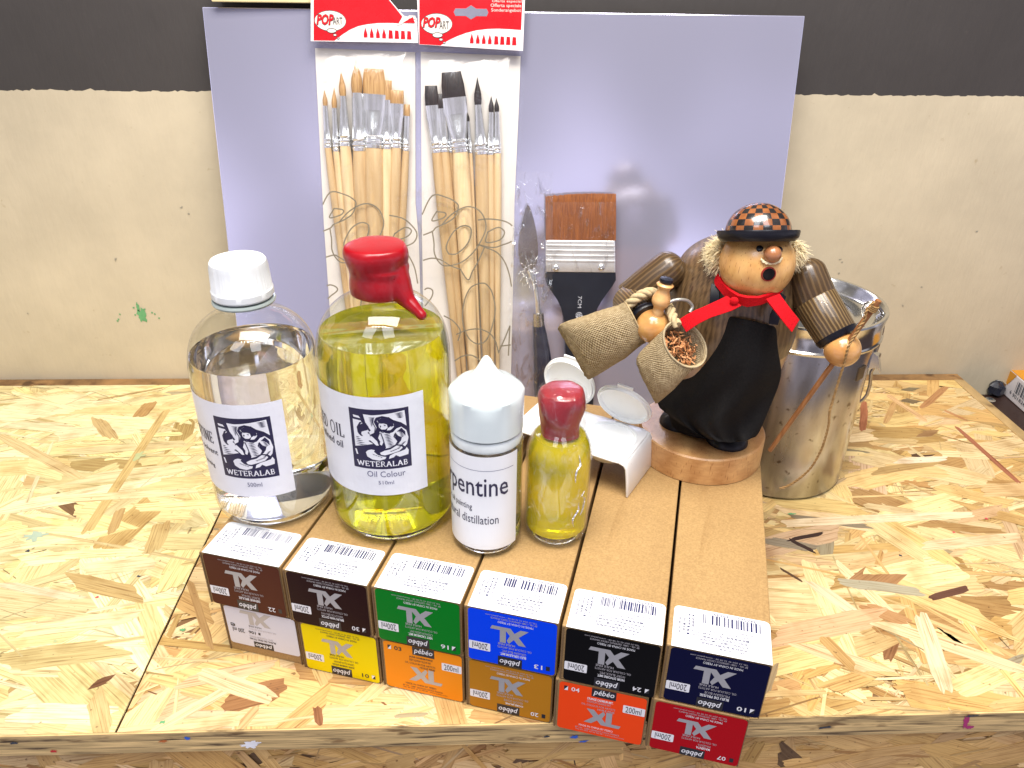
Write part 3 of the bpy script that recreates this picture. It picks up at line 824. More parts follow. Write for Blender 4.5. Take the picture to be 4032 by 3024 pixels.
LOWER = [
    ('white', (0.66, 0.65, 0.70), '106', 'BLANC DE ZINC TITAN', '', 0, True),
    ('yellow', (0.85, 0.66, 0.0), '01', 'JAUNE CADMIUM CITRON', 'CADMIUM YELLOW LEMON IMIT.', 1, True),
    ('light orange', (0.90, 0.28, 0.01), '03', 'JAUNE CADMIUM FONCE', 'DEEP CADMIUM YELLOW IMIT.', 1, False),
    ('ochre', (0.46, 0.19, 0.012), '20', 'OCRE JAUNE', 'YELLOW OCHRE', 0, True),
    ('red orange', (0.88, 0.065, 0.008), '04', 'ORANGE CADMIUM IMIT.', 'CADMIUM ORANGE IMIT.', 1, False),
    ('crimson red', (0.40, 0.002, 0.008), '07', 'MAGENTA', 'MAGENTA', 0, True)]
NUMS = [469962, 499968, 499996, 477994, 479996, 496995]
def paint_box(x, yoff, z, W, H, ry, label, front_col, spec, top, white, flip, idx):
    loc = O0 + UX * x + UY * yoff + Vector((0, 0, z))
    rt = empty('paint_box', loc, TH + ry, label, 'paint box', 'cardboard paint tube boxes in two stacked rows')
    cb = MB().box(0.0, 0.0, 0.0, W, BL, H).build('carton', M_kraft, rt, smooth=0, bevel=0.0007)
    # tuck-flap seams at the front and the raw cut edges of the lid
    MB().box(0.0004, -0.0006, 0.0006, 0.0013, -0.0001, H - 0.0006).build('flap_edge', M_flute, rt, smooth=0)
    MB().box(W - 0.0011, -0.0006, 0.0006, W - 0.0004, -0.0001, H - 0.0006).build('flap_edge', M_flute, rt, smooth=0)
    lw = W - 0.0034
    lh = H - 0.0012 if not white else H * 0.80
    lz = 0.0008 if not white else H * 0.985 - lh
    dark_text = spec[0] in ('yellow', 'light orange')
    a = front_art(lw, lh, spec[2], spec[3], spec[4], flip, white, spec[5], dark_text)
    fm = [front_col, M_black, M_silver, M_black if dark_text else M_wht, M_pale if not dark_text else M_black]
    if dark_text: fm[3] = M_wht
    if white: fm[4] = M_pale
    xo = 0.0026
    a.build('front_label', fm, rt, lambda u, v, h: (xo + u, -0.0008 - h, lz + v))
    if top:
        sw, sh = W - 0.0028, 0.0300
        b = top_art(sw, sh, NUMS[idx], spec[3].split()[0].title())
        b.build('barcode_sticker', [M_sticker, M_bar], rt, lambda u, v, h: (0.0024 + u, -0.0006 + v, H + 0.0003 + h))
    return rt
NB = ['resting on the white one', 'resting on the yellow one', 'resting on the light orange one', 'resting on the ochre one', 'resting on the red orange one', 'resting on the crimson one']
TN = ['under the reddish brown one', 'under the dark chocolate brown one', 'under the green one', 'under the bright blue one', 'under the black one', 'under the navy one']
jit_u = [0.0006, -0.0002, 0.0003, 0.0, -0.0008, 0.0006]
for i, s in enumerate(BOXES):
    lm_ = label_mat(s[0].replace(' ', '_') + '_label', s[1])
    paint_box(-(6 - i) * BP + 0.0008, jit_u[i], BH, BP - 0.0018, BH, [0.0012, -0.001, 0.0, 0.0012, -0.0008, 0.0][i], 'cardboard paint box with %s end label, %s' % (s[0], NB[i]), lm_, s, True, False, True, i)
for i, s in enumerate(LOWER):
    lm_ = label_mat(s[0].replace(' ', '_') + '_label', s[1])
    paint_box(-(6 - i) * 0.97 * BP - 0.0049 + 0.0006, [0.0022, 0.001, 0.0012, 0.0006, -0.0008, -0.0003][i], 0.0, 0.97 * BP - 0.0014, BH - 0.0008, [-0.002, 0.0015, -0.001, 0.0012, 0.002, -0.0015][i], 'cardboard paint box with %s end label, %s' % (s[0], TN[i]), lm_, s, False, i == 0, s[6], i)

# ------------------------------------------------------------------ bottles
M_glass = glass('clear_glass', (0.985, 0.99, 0.985), 1.48)
M_cap = simple('white_cap_plastic', (0.70, 0.72, 0.73), 0.38, var=0.03, sss=0.15)
M_wax = simple('red_sealing_wax', (0.30, 0.001, 0.006), 0.30, var=0.15, scale=60, coat=0.15, bump=0.15, bscale=90, bdist=0.0015)
M_thin = thin_glass('thin_clear_glass')
M_text = simple('label_ink', (0.015, 0.012, 0.05), 0.45)
M_tgrey = simple('label_grey_ink', (0.12, 0.12, 0.22), 0.5)
def shell(outer, t, n=72, bottom=0.004):
    # closed glass wall: outer profile up, inner profile back down
    inner = [(max(r - t, 0.0005), max(z, bottom)) for r, z in outer if z >= bottom * 0.6]
    inner = [(0.0, bottom)] + [p_ for p_ in inner if p_[1] > bottom + 1e-5 or p_[0] < 1]
    prof = [(0.0, outer[0][1])] + outer + inner[::-1]
    return MB().lathe(prof, n)
def fill(outer, t, bottom, level, n=72, over=0.00012):
    pr = [(0.0, bottom - over), (max(outer[1][0] - t - 0.003, 0.003), bottom - over)]
    zs = [z for r, z in outer if bottom + 0.002 < z < level]
    def rad(z):
        for (r0, z0), (r1, z1) in zip(outer[:-1], outer[1:]):
            if z0 <= z <= z1 and z1 > z0: return r0 + (r1 - r0) * (z - z0) / (z1 - z0)
        return outer[-1][0]
    pr += [(rad(bottom + 0.002) - t + over, bottom + 0.002)]
    pr += [(rad(z) - t + over, z) for z in zs] + [(rad(level) - t + over, level + 0.0004), (rad(level) - t - 0.0012, level), (0.0, level)]
    return MB().lathe(pr, n)
def curve_prof(pts, n=6):
    # smooth profile through the points (Catmull-Rom)
    out = []
    for i in range(len(pts) - 1):
        p0, p1, p2, p3 = pts[max(i - 1, 0)], pts[i], pts[i + 1], pts[min(i + 2, len(pts) - 1)]
        for k in range(n):
            t = k / n
            out.append(tuple(0.5 * ((2 * p1[d]) + (-p0[d] + p2[d]) * t + (2 * p0[d] - 5 * p1[d] + 4 * p2[d] - p3[d]) * t * t + (-p0[d] + 3 * p1[d] - 3 * p2[d] + p3[d]) * t ** 3) for d in (0, 1)))
    out.append(pts[-1])
    return out
def cylmap(Rr): return lambda u, v, h: ((Rr + h) * math.sin(u / Rr), -(Rr + h) * math.cos(u / Rr), v)
def serif_word(a, word, x0, y0, x1, y1, mat, layer, wt=0.16):
    # capital letters with slab serifs built from strokes
    G = {'W': (1.35, [((.05, 1), (.35, 0)), ((.35, 0), (.62, .9)), ((.62, .9), (.95, 0)), ((.95, 0), (1.28, 1))], [(.05, 1), (1.28, 1)]),
         'E': (.78, [((.15, 0), (.15, 1)), ((.15, .96), (.7, .96)), ((.15, .5), (.55, .5)), ((.15, .04), (.72, .04)), ((.7, .8), (.7, 1)), ((.72, 0), (.72, .22)), ((.55, .4), (.55, .6))], [(.15, 0), (.15, 1)]),
         'T': (.85, [((.42, 0), (.42, 1)), ((.05, .95), (.8, .95)), ((.05, .78), (.05, 1)), ((.8, .78), (.8, 1))], [(.42, 0)]),
         'R': (.85, [((.15, 0), (.15, 1)), ((.15, .96), (.5, .96)), ((.5, .96), (.66, .76)), ((.66, .76), (.5, .5)), ((.5, .5), (.15, .5)), ((.42, .5), (.75, 0))], [(.15, 0), (.15, 1), (.77, 0)]),
         'A': (.95, [((.08, 0), (.46, 1)), ((.46, 1), (.85, 0)), ((.24, .36), (.68, .36))], [(.08, 0), (.85, 0)]),
         'L': (.75, [((.15, 0), (.15, 1)), ((.15, .04), (.68, .04)), ((.68, 0), (.68, .25))], [(.15, 0), (.15, 1)]),
         'B': (.82, [((.15, 0), (.15, 1)), ((.15, .96), (.48, .96)), ((.48, .96), (.60, .75)), ((.60, .75), (.45, .52)), ((.15, .52), (.48, .52)), ((.48, .52), (.68, .27)), ((.68, .27), (.5, .04)), ((.5, .04), (.15, .04))], [(.15, 0), (.15, 1)]),
         'O': (1.0, [((.5, 1), (.82, .84)), ((.82, .84), (.92, .5)), ((.92, .5), (.82, .16)), ((.82, .16), (.5, 0)), ((.5, 0), (.18, .16)), ((.18, .16), (.08, .5)), ((.08, .5), (.18, .84)), ((.18, .84), (.5, 1))], []),
         'I': (.42, [((.2, 0), (.2, 1))], [(.2, 0), (.2, 1)]),
         'N': (1.0, [((.15, 0), (.15, 1)), ((.15, 1), (.82, 0)), ((.82, 0), (.82, 1))], [(.15, 0), (.15, 1), (.82, 1)]),
         'D': (.9, [((.15, 0), (.15, 1)), ((.15, .96), (.5, .96)), ((.5, .96), (.8, .7)), ((.8, .7), (.8, .3)), ((.8, .3), (.5, .04)), ((.5, .04), (.15, .04))], [(.15, 0), (.15, 1)]),
         'U': (.95, [((.15, 1), (.18, .25)), ((.18, .25), (.48, 0)), ((.48, 0), (.78, .25)), ((.78, .25), (.80, 1))], [(.15, 1), (.80, 1)]),
         'P': (.80, [((.15, 0), (.15, 1)), ((.15, .96), (.5, .96)), ((.5, .96), (.66, .76)), ((.66, .76), (.5, .5)), ((.5, .5), (.15, .5))], [(.15, 0), (.15, 1)]),
         'S': (.72, [((.6, .85), (.35, 1)), ((.35, 1), (.15, .78)), ((.15, .78), (.58, .28)), ((.58, .28), (.38, 0)), ((.38, 0), (.12, .15))], []),
         ' ': (.4, [], [])}
    tot = sum(G[c][0] for c in word) + .12 * (len(word) - 1)
    sx, sy = (x1 - x0) / tot, (y1 - y0)
    x = x0
    for c in word:
        w, st, sf = G[c]
        for (ax, ay), (bx, by) in st:
            dx, dy = (bx - ax) * sx, (by - ay) * sy; l = math.hypot(dx, dy)
            nx, ny = -dy / l, dx / l
            tx = wt * sx / 2 * (1.0 if abs(by - ay) > .5 and (bx >= ax or abs(bx - ax) < .05) else 0.62)
            p0, p1 = (x + ax * sx, y0 + ay * sy), (x + bx * sx, y0 + by * sy)
            a.poly([(p0[0] + nx * tx, p0[1] + ny * tx), (p0[0] - nx * tx, p0[1] - ny * tx), (p1[0] - nx * tx, p1[1] - ny * tx), (p1[0] + nx * tx, p1[1] + ny * tx)], mat, layer)
        for qx, qy in sf:
            hh = 0.07 * sy
            yy = y0 + qy * sy
            a.rect(x + (qx - .14) * sx, yy - (hh if qy > .5 else 0), x + (qx + .14) * sx, yy + (0 if qy > .5 else hh), mat, layer)
        x += (w + .12) * sx
# woodcut emblem of a man painting, drawn in a 100 x 100 field (y down)
EMB_W = [  # white shapes
    [(7, 12), (17, 13), (20, 17), (8, 16)],
    [(6, 20), (20, 21), (23, 26), (16, 30), (13, 38), (14, 46), (18, 50), (26, 50), (34, 56), (30, 58), (38, 63), (6, 71)],
    [(5, 76), (8, 76), (10, 86), (7, 86)],
    [(25, 9), (40, 10), (52, 9), (93, 5), (95, 34), (86, 26), (74, 20), (66, 14), (56, 11), (46, 14), (42, 22), (46, 32), (42, 42), (34, 46), (30, 34), (33, 32), (28, 24)],
    [(47, 20), (54, 15), (62, 15), (68, 20), (66, 24), (58, 23), (50, 25)],
    [(49, 25), (58, 25), (63, 27), (64, 33), (60, 36), (54, 36), (50, 32)],
    [(69, 24), (74, 27), (74, 33), (68, 38), (62, 38), (64, 34), (69, 31)],
    [(24, 40), (30, 38), (36, 34), (33, 40), (30, 43), (38, 50), (45, 58), (47, 66), (43, 66), (34, 57), (26, 50), (22, 50), (19, 46), (20, 42)],
    [(50, 40), (56, 40), (60, 43), (66, 44), (72, 42), (78, 36), (86, 34), (94, 42), (97, 56), (94, 68), (90, 72), (86, 68), (78, 66), (84, 60), (86, 54), (80, 50), (76, 44), (73, 46), (76, 54), (78, 60), (74, 66), (66, 70), (58, 72), (56, 62), (52, 52)],
    [(50, 44), (53, 52), (55, 60), (52, 66), (49, 64), (50, 58), (47, 52)],
    [(48, 80), (56, 76), (66, 74), (76, 68), (84, 70), (86, 74), (80, 79), (68, 82), (56, 85), (50, 84)],
    [(62, 92), (64, 86), (72, 82), (82, 80), (90, 78), (93, 74), (96, 80), (95, 88), (80, 90), (74, 86), (70, 90)],
]
EMB_PAL = [(24, 80), (28, 76), (34, 74), (40, 75), (38, 78), (44, 84), (52, 87), (58, 88), (56, 92), (46, 95), (34, 93), (26, 88)]
EMB_B = [  # black cuts inside the white
    [(13, 44), (12, 34), (18, 24), (23, 23), (17, 30), (15, 38), (17, 47)],
    [(22, 12), (28, 24), (36, 38), (33, 40), (24, 22)],
    [(48, 19), (56, 14), (64, 14), (72, 22), (74, 30), (70, 32), (66, 26), (58, 24), (50, 24)],
    [(51, 28), (54, 29), (52, 33)], [(57, 27), (61, 28), (60, 30)],
    [(78, 42), (86, 36), (92, 44), (92, 52), (88, 46), (83, 42)],
]
def emblem(a, x0, z0, x1, z1, black, white, layer=1):
    W, H = x1 - x0, z1 - z0
    P = lambda p_: (x0 + p_[0] / 100 * W, z1 - p_[1] / 112 * H)
    a.rect(x0, z0, x1, z1, black, layer)
    for s in EMB_W: a.poly([P(q) for q in s], white, layer + 1)
    a.poly([P(q) for q in EMB_PAL], white, layer + 1)
    for s in EMB_B: a.poly([P(q) for q in s], black, layer + 2)
    S = lambda pts, w: [a.poly([P((ax, ay)), P((bx, by)), P(((ax + bx) / 2 + (by - ay) * .05, (ay + by) / 2 + w))], black, layer + 2.4) for (ax, ay), (bx, by) in pts]
    hatch = []
    for k in range(7): hatch.append(((33 + k * .6, 14 + k * 2.4), (46 - k, 14 + k * 2.4)))
    for k in range(5): hatch.append(((76 + k, 8 + k * 2.0), (91, 7.5 + k * 2.2)))
    for k in range(9): hatch.append(((56 + k * .7, 45 + k * 2.8), (68 + k * .6, 44 + k * 2.8)))
    for k in range(6): hatch.append(((80 + k * .6, 40 + k * 2.4), (88 + k * .6, 39 + k * 2.4)))
    for k in range(5): hatch.append(((8, 52 + k * 3.4), (16 + k * 3, 52 + k * 3.2)))
    for k in range(5): hatch.append(((86 - k * 2, 64 + k * 1.8), (93 - k * 2, 62 + k * 2)))
    for k in range(4): hatch.append(((35 + k * 4, 82 + k * 1.5), (40 + k * 4, 84 + k * 1.5)))
    for k in range(4): hatch.append(((54 + k * 1.2, 17 + k), (62 + k, 18 + k)))
    for k in range(4): hatch.append(((64 + k * 4, 77 - k * 1.2), (70 + k * 4, 77 - k * 1.4)))
    S(hatch, 1.5)
    for pts, w in (([(50, 24), (47, 30), (50, 37), (55, 41), (62, 40), (70, 38), (75, 32)], 1.5), ([(66, 14), (74, 21), (86, 27), (95, 36)], 1.6), ([(42, 14), (40, 22), (44, 32), (42, 42), (34, 48)], 1.5), ([(76, 44), (73, 50), (78, 58), (80, 64)], 1.8), ([(52, 42), (55, 54), (58, 70)], 1.6)):
        a.stroke([P(q) for q in pts], w / 100 * W, black, layer + 3)
    serif_word(a, 'WETERALAB', x0 + W * .07, z0 + H * .045, x1 - W * .06, z0 + H * .135, white, layer + 1, .2)

def big_bottle(name, loc, Rb, label, profile, level, thin=False, t=0.0018):
    rt = empty(name, loc, 0, label, 'bottle')
    if thin:
        MB().lathe([(profile[0][0] - .003, 0.0003)] + profile, 80).build('glass_body', M_thin, rt, smooth=50)
        MB().lathe([(0.0, 0.0004), (profile[0][0] - 0.002, 0.0004), (profile[2][0] - .0006, profile[4][1] * .8), (profile[2][0] - .002, 0.0050), (0.0, 0.0030)], 72).build('glass_base', M_glass, rt, smooth=50)
    else: shell(profile, t, 80).build('glass_body', M_glass, rt, smooth=50)
    return rt
# clear bottle with white screw cap
R1 = 0.0378
pf1 = curve_prof([(0.0310, 0.0), (0.0350, 0.0022), (0.0375, 0.008), (R1, 0.018), (R1, 0.055), (R1, 0.090), (R1, 0.100), (0.0372, 0.1075), (0.0350, 0.1165), (0.0305, 0.1245), (0.0240, 0.1305), (0.0175, 0.1340), (0.0140, 0.1365), (0.0133, 0.1400), (0.0133, 0.1620)], 5)
b1 = big_bottle('bottle', (-0.1376, 0.413, ZT), R1, 'clear glass bottle of colourless liquid with white ribbed screw cap', pf1, 0.111, True)
fill(pf1, 0.0010, 0.0062, 0.1095, 80).build('liquid', cloudy_oil('clear_solvent', (0.985, 0.99, 0.985), 1.0, 1.35, 0.0), b1, smooth=50)
jr = lambda a, j, r, z: r + (0.00028 if (int(a * 60 / math.pi) % 2 == 0 and 0.149 < z < 0.162) else 0)
MB().lathe([(0.0, 0.1462), (0.0140, 0.1462), (0.0168, 0.1440), (0.0174, 0.1450), (0.0174, 0.1485), (0.0168, 0.1492), (0.0166, 0.1496), (0.0160, 0.1618), (0.0156, 0.1650), (0.0148, 0.1660), (0.0, 0.1662)], 120, jit=jr).build('screw_cap', M_cap, b1, smooth=25)
MB().lathe([(0.0134, 0.1398), (0.0176, 0.1405), (0.0180, 0.1416), (0.0176, 0.1427), (0.0134, 0.1432)], 64).build('cap_ring', simple('grey_neck_ring', (0.32, 0.37, 0.36), 0.25, coat=0.3), b1)
a = Art()
a.rect(-1.65 * R1, 0.0275, 0.625 * R1, 0.0925, 0, 0)
emblem(a, -0.485 * R1, 0.0415, 0.41 * R1, 0.0835, 1, 0, 1)
a.text('500ml', (-0.105) * R1, 0.0355, 0.125 * R1, 0.0385, 2, 2)
serif_word(a, 'TURPENTINE', (-1.62) * R1, 0.0625, -0.60 * R1, 0.0705, 1, 2, .2)
a.text('organic solvent', (-1.45) * R1, 0.0535, -0.55 * R1, 0.0585, 1, 2, 0.01)
a.text('for oil painting', (-1.30) * R1, 0.0430, -0.70 * R1, 0.0470, 1, 2, 0.01)
a.build('paper_label', [simple('label_paper', (0.76, 0.76, 0.81), 0.4, var=0.02, bump=0.3, bscale=70, bdist=0.002), M_text, M_tgrey], b1, cylmap(R1 + 0.0003), step=0.0023)

# yellow-green oil bottle with dripping red wax seal
R2 = 0.0388
pf2 = curve_prof([(0.0320, 0.0), (0.0360, 0.0025), (0.0384, 0.008), (R2, 0.020), (R2, 0.060), (R2, 0.100), (R2, 0.1130), (0.0382, 0.1215), (0.0360, 0.1310), (0.0315, 0.1395), (0.0250, 0.1460), (0.0180, 0.1500), (0.0138, 0.1530), (0.0130, 0.1570), (0.0130, 0.1740)], 5)
b2 = big_bottle('bottle', (-0.0573, 0.3979, ZT), R2, 'large bottle of yellow green oil sealed with dripping red wax', pf2, 0.13, True)
fill(pf2, 0.0012, 0.0062, 0.1300, 80).build('liquid', cloudy_oil('linseed_oil', (0.84, 0.80, 0.012), 0.84, 1.42), b2, smooth=50)
def waxj(a_, j, r, z):
    k = 0.5 + 0.5 * math.sin(a_ * 2 + 1.2)
    return r * (1 + 0.020 * math.sin(3 * a_ + z * 160) + 0.012 * math.sin(5 * a_ + 2.0 - z * 200)) + (0.0016 * max(0, math.cos(a_ + 0.57)) ** 2 if z < 0.168 else 0)
mb = MB().lathe(curve_prof([(0.0, 0.1535), (0.0140, 0.1515), (0.0158, 0.1535), (0.0163, 0.1575), (0.0161, 0.1610), (0.0158, 0.1640), (0.0164, 0.1675), (0.0173, 0.1710), (0.0178, 0.1750), (0.0170, 0.1782), (0.0145, 0.1798), (0.0, 0.1801)], 4), 64, jit=waxj)
mb.tube([(0.0100, -0.0055, 0.1680), (0.0115, -0.0068, 0.1600), (0.0138, -0.0085, 0.1545), (0.0172, -0.0108, 0.1505), (0.0210, -0.0133, 0.1476), (0.0243, -0.0152, 0.1446)], [0.0070, 0.0076, 0.0066, 0.0046, 0.0036, 0.0028], 14)
mb.sphere((0.0243, -0.0152, 0.1445), 0.0031)
wx_ = mb.build('wax_seal', M_wax, b2, weld=False)
rm = wx_.modifiers.new('melt', 'REMESH'); rm.mode = 'VOXEL'; rm.voxel_size = 0.0006; rm.use_smooth_shade = True
sm = wx_.modifiers.new('soften', 'SMOOTH'); sm.factor = 0.6; sm.iterations = 14
a = Art()
a.rect(-1.75 * R2, 0.0400, 0.68 * R2, 0.1062, 0, 0)
emblem(a, -0.44 * R2, 0.0588, 0.435 * R2, 0.0985, 1, 0, 1)
a.text('Oil Colour', (-0.24) * R2, 0.0532, 0.33 * R2, 0.0573, 2, 2)
a.text('510ml', (-0.08) * R2, 0.0480, 0.15 * R2, 0.0505, 2, 2)
serif_word(a, 'LINSEED OIL', (-1.74) * R2, 0.0765, -0.57 * R2, 0.0850, 1, 2, .2)
a.text('cold refined oil', (-1.55) * R2, 0.0690, -0.62 * R2, 0.0740, 1, 2, 0.01)
a.build('paper_label', [simple('label_paper_oil', (0.76, 0.77, 0.81), 0.4, var=0.02, bump=0.3, bscale=70, bdist=0.002), M_text, M_tgrey], b2, cylmap(R2 + 0.0003), step=0.0023)

# dropper bottle with pointed cap
R3 = 0.0213
pf3 = curve_prof([(0.0175, 0.0), (0.0200, 0.0015), (0.0211, 0.0050), (R3, 0.010), (R3, 0.040), (R3, 0.068), (R3, 0.0735), (0.0203, 0.0765), (0.0185, 0.0785), (0.0165, 0.0795), (0.0160, 0.086)], 4)
b3 = big_bottle('dropper_bottle', (0.0024, 0.3691, ZT), R3, 'small clear dropper bottle with white pointed cap and printed label', pf3, 0.07, True)
b3['category'] = 'dropper bottle'
fill(pf3, 0.0008, 0.0058, 0.0690, 64).build('liquid', cloudy_oil('turpentine', (0.97, 0.97, 0.93), 0.96, 1.42, 0.0), b3, smooth=50)
M_milk = simple('milky_plastic', (0.64, 0.71, 0.71), 0.25, var=0.02, sss=0.35, coat=0.3)
def fl(a_, j, r, z):
    if z > 0.104 and r > 0.003: return r * (1 + 0.03 * math.cos(6 * a_))
    return r + (0.00015 if int(a_ * 50 / math.pi) % 2 and 0.0835 < z < 0.094 else 0)
MB().lathe([(0.0, 0.0825), (0.0195, 0.0820), (0.0212, 0.0828), (0.0213, 0.0950), (0.0213, 0.1025), (0.0209, 0.1055), (0.0196, 0.1078), (0.0165, 0.1098), (0.0120, 0.1122), (0.0085, 0.1148), (0.0058, 0.1182), (0.0040, 0.1215), (0.0026, 0.1243), (0.0013, 0.1258), (0.0, 0.1261)], 100, jit=fl).build('pointed_cap', M_milk, b3, smooth=30)
MB().lathe([(0.0, 0.0735), (0.0190, 0.0738), (0.0206, 0.0750), (0.0208, 0.0800), (0.0200, 0.0812), (0.0, 0.0815)], 64).build('cap_collar', simple('clear_collar', (0.62, 0.66, 0.66), 0.2, coat=0.5, sss=0.3), b3)
a = Art()
a.rect(-1.9 * R3, 0.0072, 0.935 * R3, 0.0738, 0, 0)
a.rect(-1.8 * R3, 0.0643, 0.78 * R3, 0.0646, 2, 1)
a.text('Turpentine', -2.12 * R3, 0.0425, 0.60 * R3, 0.0600, 1, 2, 0.006)
a.text('for oil painting', (-1.50) * R3, 0.0350, -0.42 * R3, 0.0405, 1, 2)
a.text('natural distillation', (-1.55) * R3, 0.0265, 0.32 * R3, 0.0328, 1, 2)
a.build('paper_label', [simple('label_paper_small', (0.79, 0.80, 0.82), 0.38, var=0.01), M_text, M_tgrey], b3, cylmap(R3 + 0.0003), step=0.0016)

# small oil bottle with red wax top, wrapped in clear film
R4 = 0.0198
pf4 = curve_prof([(0.0150, 0.0), (0.0180, 0.0014), (0.0195, 0.0052), (R4, 0.011), (R4, 0.030), (R4, 0.053), (0.0197, 0.0595), (0.0186, 0.0655), (0.0162, 0.0712), (0.0128, 0.0752), (0.0105, 0.0785), (0.0100, 0.090)], 4)
b4 = big_bottle('bottle', (0.0458, 0.3742, ZT), R4, 'small bottle of yellow oil with red wax top wrapped in clear film', pf4, 0.07, True)
fill(pf4, 0.0010, 0.0058, 0.0715, 64).build('liquid', cloudy_oil('yellow_oil', (0.98, 0.84, 0.0), 0.62, 1.45), b4, smooth=50)
def waxk(a_, j, r, z): return r * (1 + 0.03 * math.sin(3 * a_ + z * 300) + 0.02 * math.sin(7 * a_))
w4 = MB().lathe(curve_prof([(0.0, 0.0735), (0.0105, 0.0732), (0.0112, 0.0755), (0.0118, 0.0810), (0.0128, 0.0850), (0.0137, 0.0905), (0.0138, 0.0960), (0.0128, 0.1000), (0.0105, 0.1020), (0.0, 0.1030)], 4), 56, jit=waxk).build('wax_seal', simple('pinkish_red_wax', (0.26, 0.002, 0.008), 0.32, var=0.15, scale=40, coat=0.4), b4)
q = random.Random(17)
def filmj(a_, j, r, z): return r + 0.0007 + abs(q.gauss(0, 0.00025)) + (0.0022 * max(0, math.cos(a_ + 1.0)) ** 40 if z > 0.012 else 0)
prf = [(0.0178, 0.0015), (0.0196, 0.006), (0.0199, 0.012), (0.0199, 0.022), (0.0199, 0.032), (0.0199, 0.042), (0.0200, 0.052), (0.0196, 0.060), (0.0184, 0.067), (0.0160, 0.073), (0.0138, 0.078), (0.0134, 0.084), (0.0138, 0.090), (0.0142, 0.096), (0.0130, 0.1015), (0.0105, 0.1035), (0.0060, 0.1042), (0.0, 0.1045)]
MB().lathe(prf, 40, jit=filmj).build('film_wrap', film('cling_film', gloss=0.03, ridge=0.20, scale=(110, 110, 60), hazy=0.012, bump=0.6, thr=0.58), b4, smooth=35)
mb = MB()
q2 = random.Random(4)
for k in range(3):
    a0 = R(30 + q2.uniform(-10, 14)); zz = q2.uniform(0.01, 0.085); pts = []
    for i in range(7):
        z = zz + i * 0.0028
        rr = (0.0208 if z < 0.06 else (0.0206 - (z - 0.06) * 0.36 if z < 0.078 else 0.0142))
        aa = a0 + q2.uniform(-.10, .10) + i * 0.01
        pts.append((rr * math.sin(aa), -rr * math.cos(aa), z))
    mb.tube(pts, [0.0001, 0.00025, 0.0003, 0.00028, 0.00032, 0.0002, 0.00008], 5, flat=2.2)
mb.build('film_crease', film('film_crease', gloss=0.5, ridge=0.9, scale=(200, 200, 200), hazy=0.35), b4, smooth=30)

# ------------------------------------------------------------------ double palette cup
ta = Vector((0.843, -0.537, 0)); tb = Vector((0.537, 0.843, 0)); TC = Vector((0.0924, 0.4064, ZT))
TM = Matrix(((ta.x, tb.x, 0, TC.x), (ta.y, tb.y, 0, TC.y), (0, 0, 1, TC.z), (0, 0, 0, 1)))
cup = empty('palette_cup', None, 0, 'white plastic double palette cup with both round lids open', 'palette cup', None, TM)
M_pl = simple('white_plastic', (0.80, 0.80, 0.80), 0.3, var=0.02, sss=0.12, coat=0.25)
M_plc = simple('cool_white_plastic', (0.90, 0.92, 0.93), 0.45, var=0.02)
TL, TW, TH_ = 0.0865, 0.049, 0.026
bm = bmesh.new()
cups = [(-0.0215, 0.0265), (-0.0650, 0.0265)]
CR = 0.0180
N = 40
def rr_outline():
    pts = []
    r = 0.006
    for cx, cy, a0 in ((0 - r, TW - r, 0), (-TL + r, TW - r, 90), (-TL + r, r, 180), (-r, r, 270)):
        for k in range(7):
            a_ = R(a0 + 15 * k); pts.append((cx + r * math.cos(a_), cy + r * math.sin(a_)))
    return pts
mb = MB()
# the plate: strips between outline and two holes, made as a fan grid split at the middle
def half(x0, x1, c, z, mat=0):
    cx, cy = c
    ring_o, ring_i = [], []
    for k in range(N):
        a_ = 2 * math.pi * k / N
        dx, dy = math.cos(a_), math.sin(a_)
        tx = ((x1 - cx) if dx > 0 else (cx - x0)) / max(abs(dx), 1e-6); ty = ((TW - cy) if dy > 0 else cy) / max(abs(dy), 1e-6)
        t_ = min(tx, ty)
        px_, py_ = cx + dx * t_, cy + dy * t_
        r = 0.006
        for ccx, sx_ in ((0 - r, 1), (-TL + r, -1)):
            for ccy, sy_ in ((TW - r, 1), (r, -1)):
                if (px_ - ccx) * sx_ > 0 and (py_ - ccy) * sy_ > 0:
                    v_ = Vector((px_ - ccx, py_ - ccy)); v_ = v_.normalized() * r; px_, py_ = ccx + v_.x, ccy + v_.y
        ring_o.append((px_, py_, z)); ring_i.append((cx + CR * dx, cy + CR * dy, z))
    return ring_o, ring_i
for c, x0, x1 in ((cups[0], -TL / 2, 0.0), (cups[1], -TL, -TL / 2)):
    o_, i_ = half(x0, x1, c, TH_)
    bowl = [i_]
    for r_, d_ in ((0.0176, -0.0008), (0.0170, -0.003), (0.0160, -0.007), (0.0138, -0.0115), (0.0095, -0.0148), (0.0045, -0.0160)):
        bowl.append([(c[0] + r_ * math.cos(2 * math.pi * k / N), c[1] + r_ * math.sin(2 * math.pi * k / N), TH_ + d_) for k in range(N)])
    rings = [o_] + bowl
    vs = [p_ for rg in rings for p_ in rg]
    fs = [(j * N + k, j * N + (k + 1) % N, (j + 1) * N + (k + 1) % N, (j + 1) * N + k) for j in range(len(rings) - 1) for k in range(N)]
    fs.append(tuple((len(rings) - 1) * N + k for k in range(N)))
    mb.add(vs, fs)
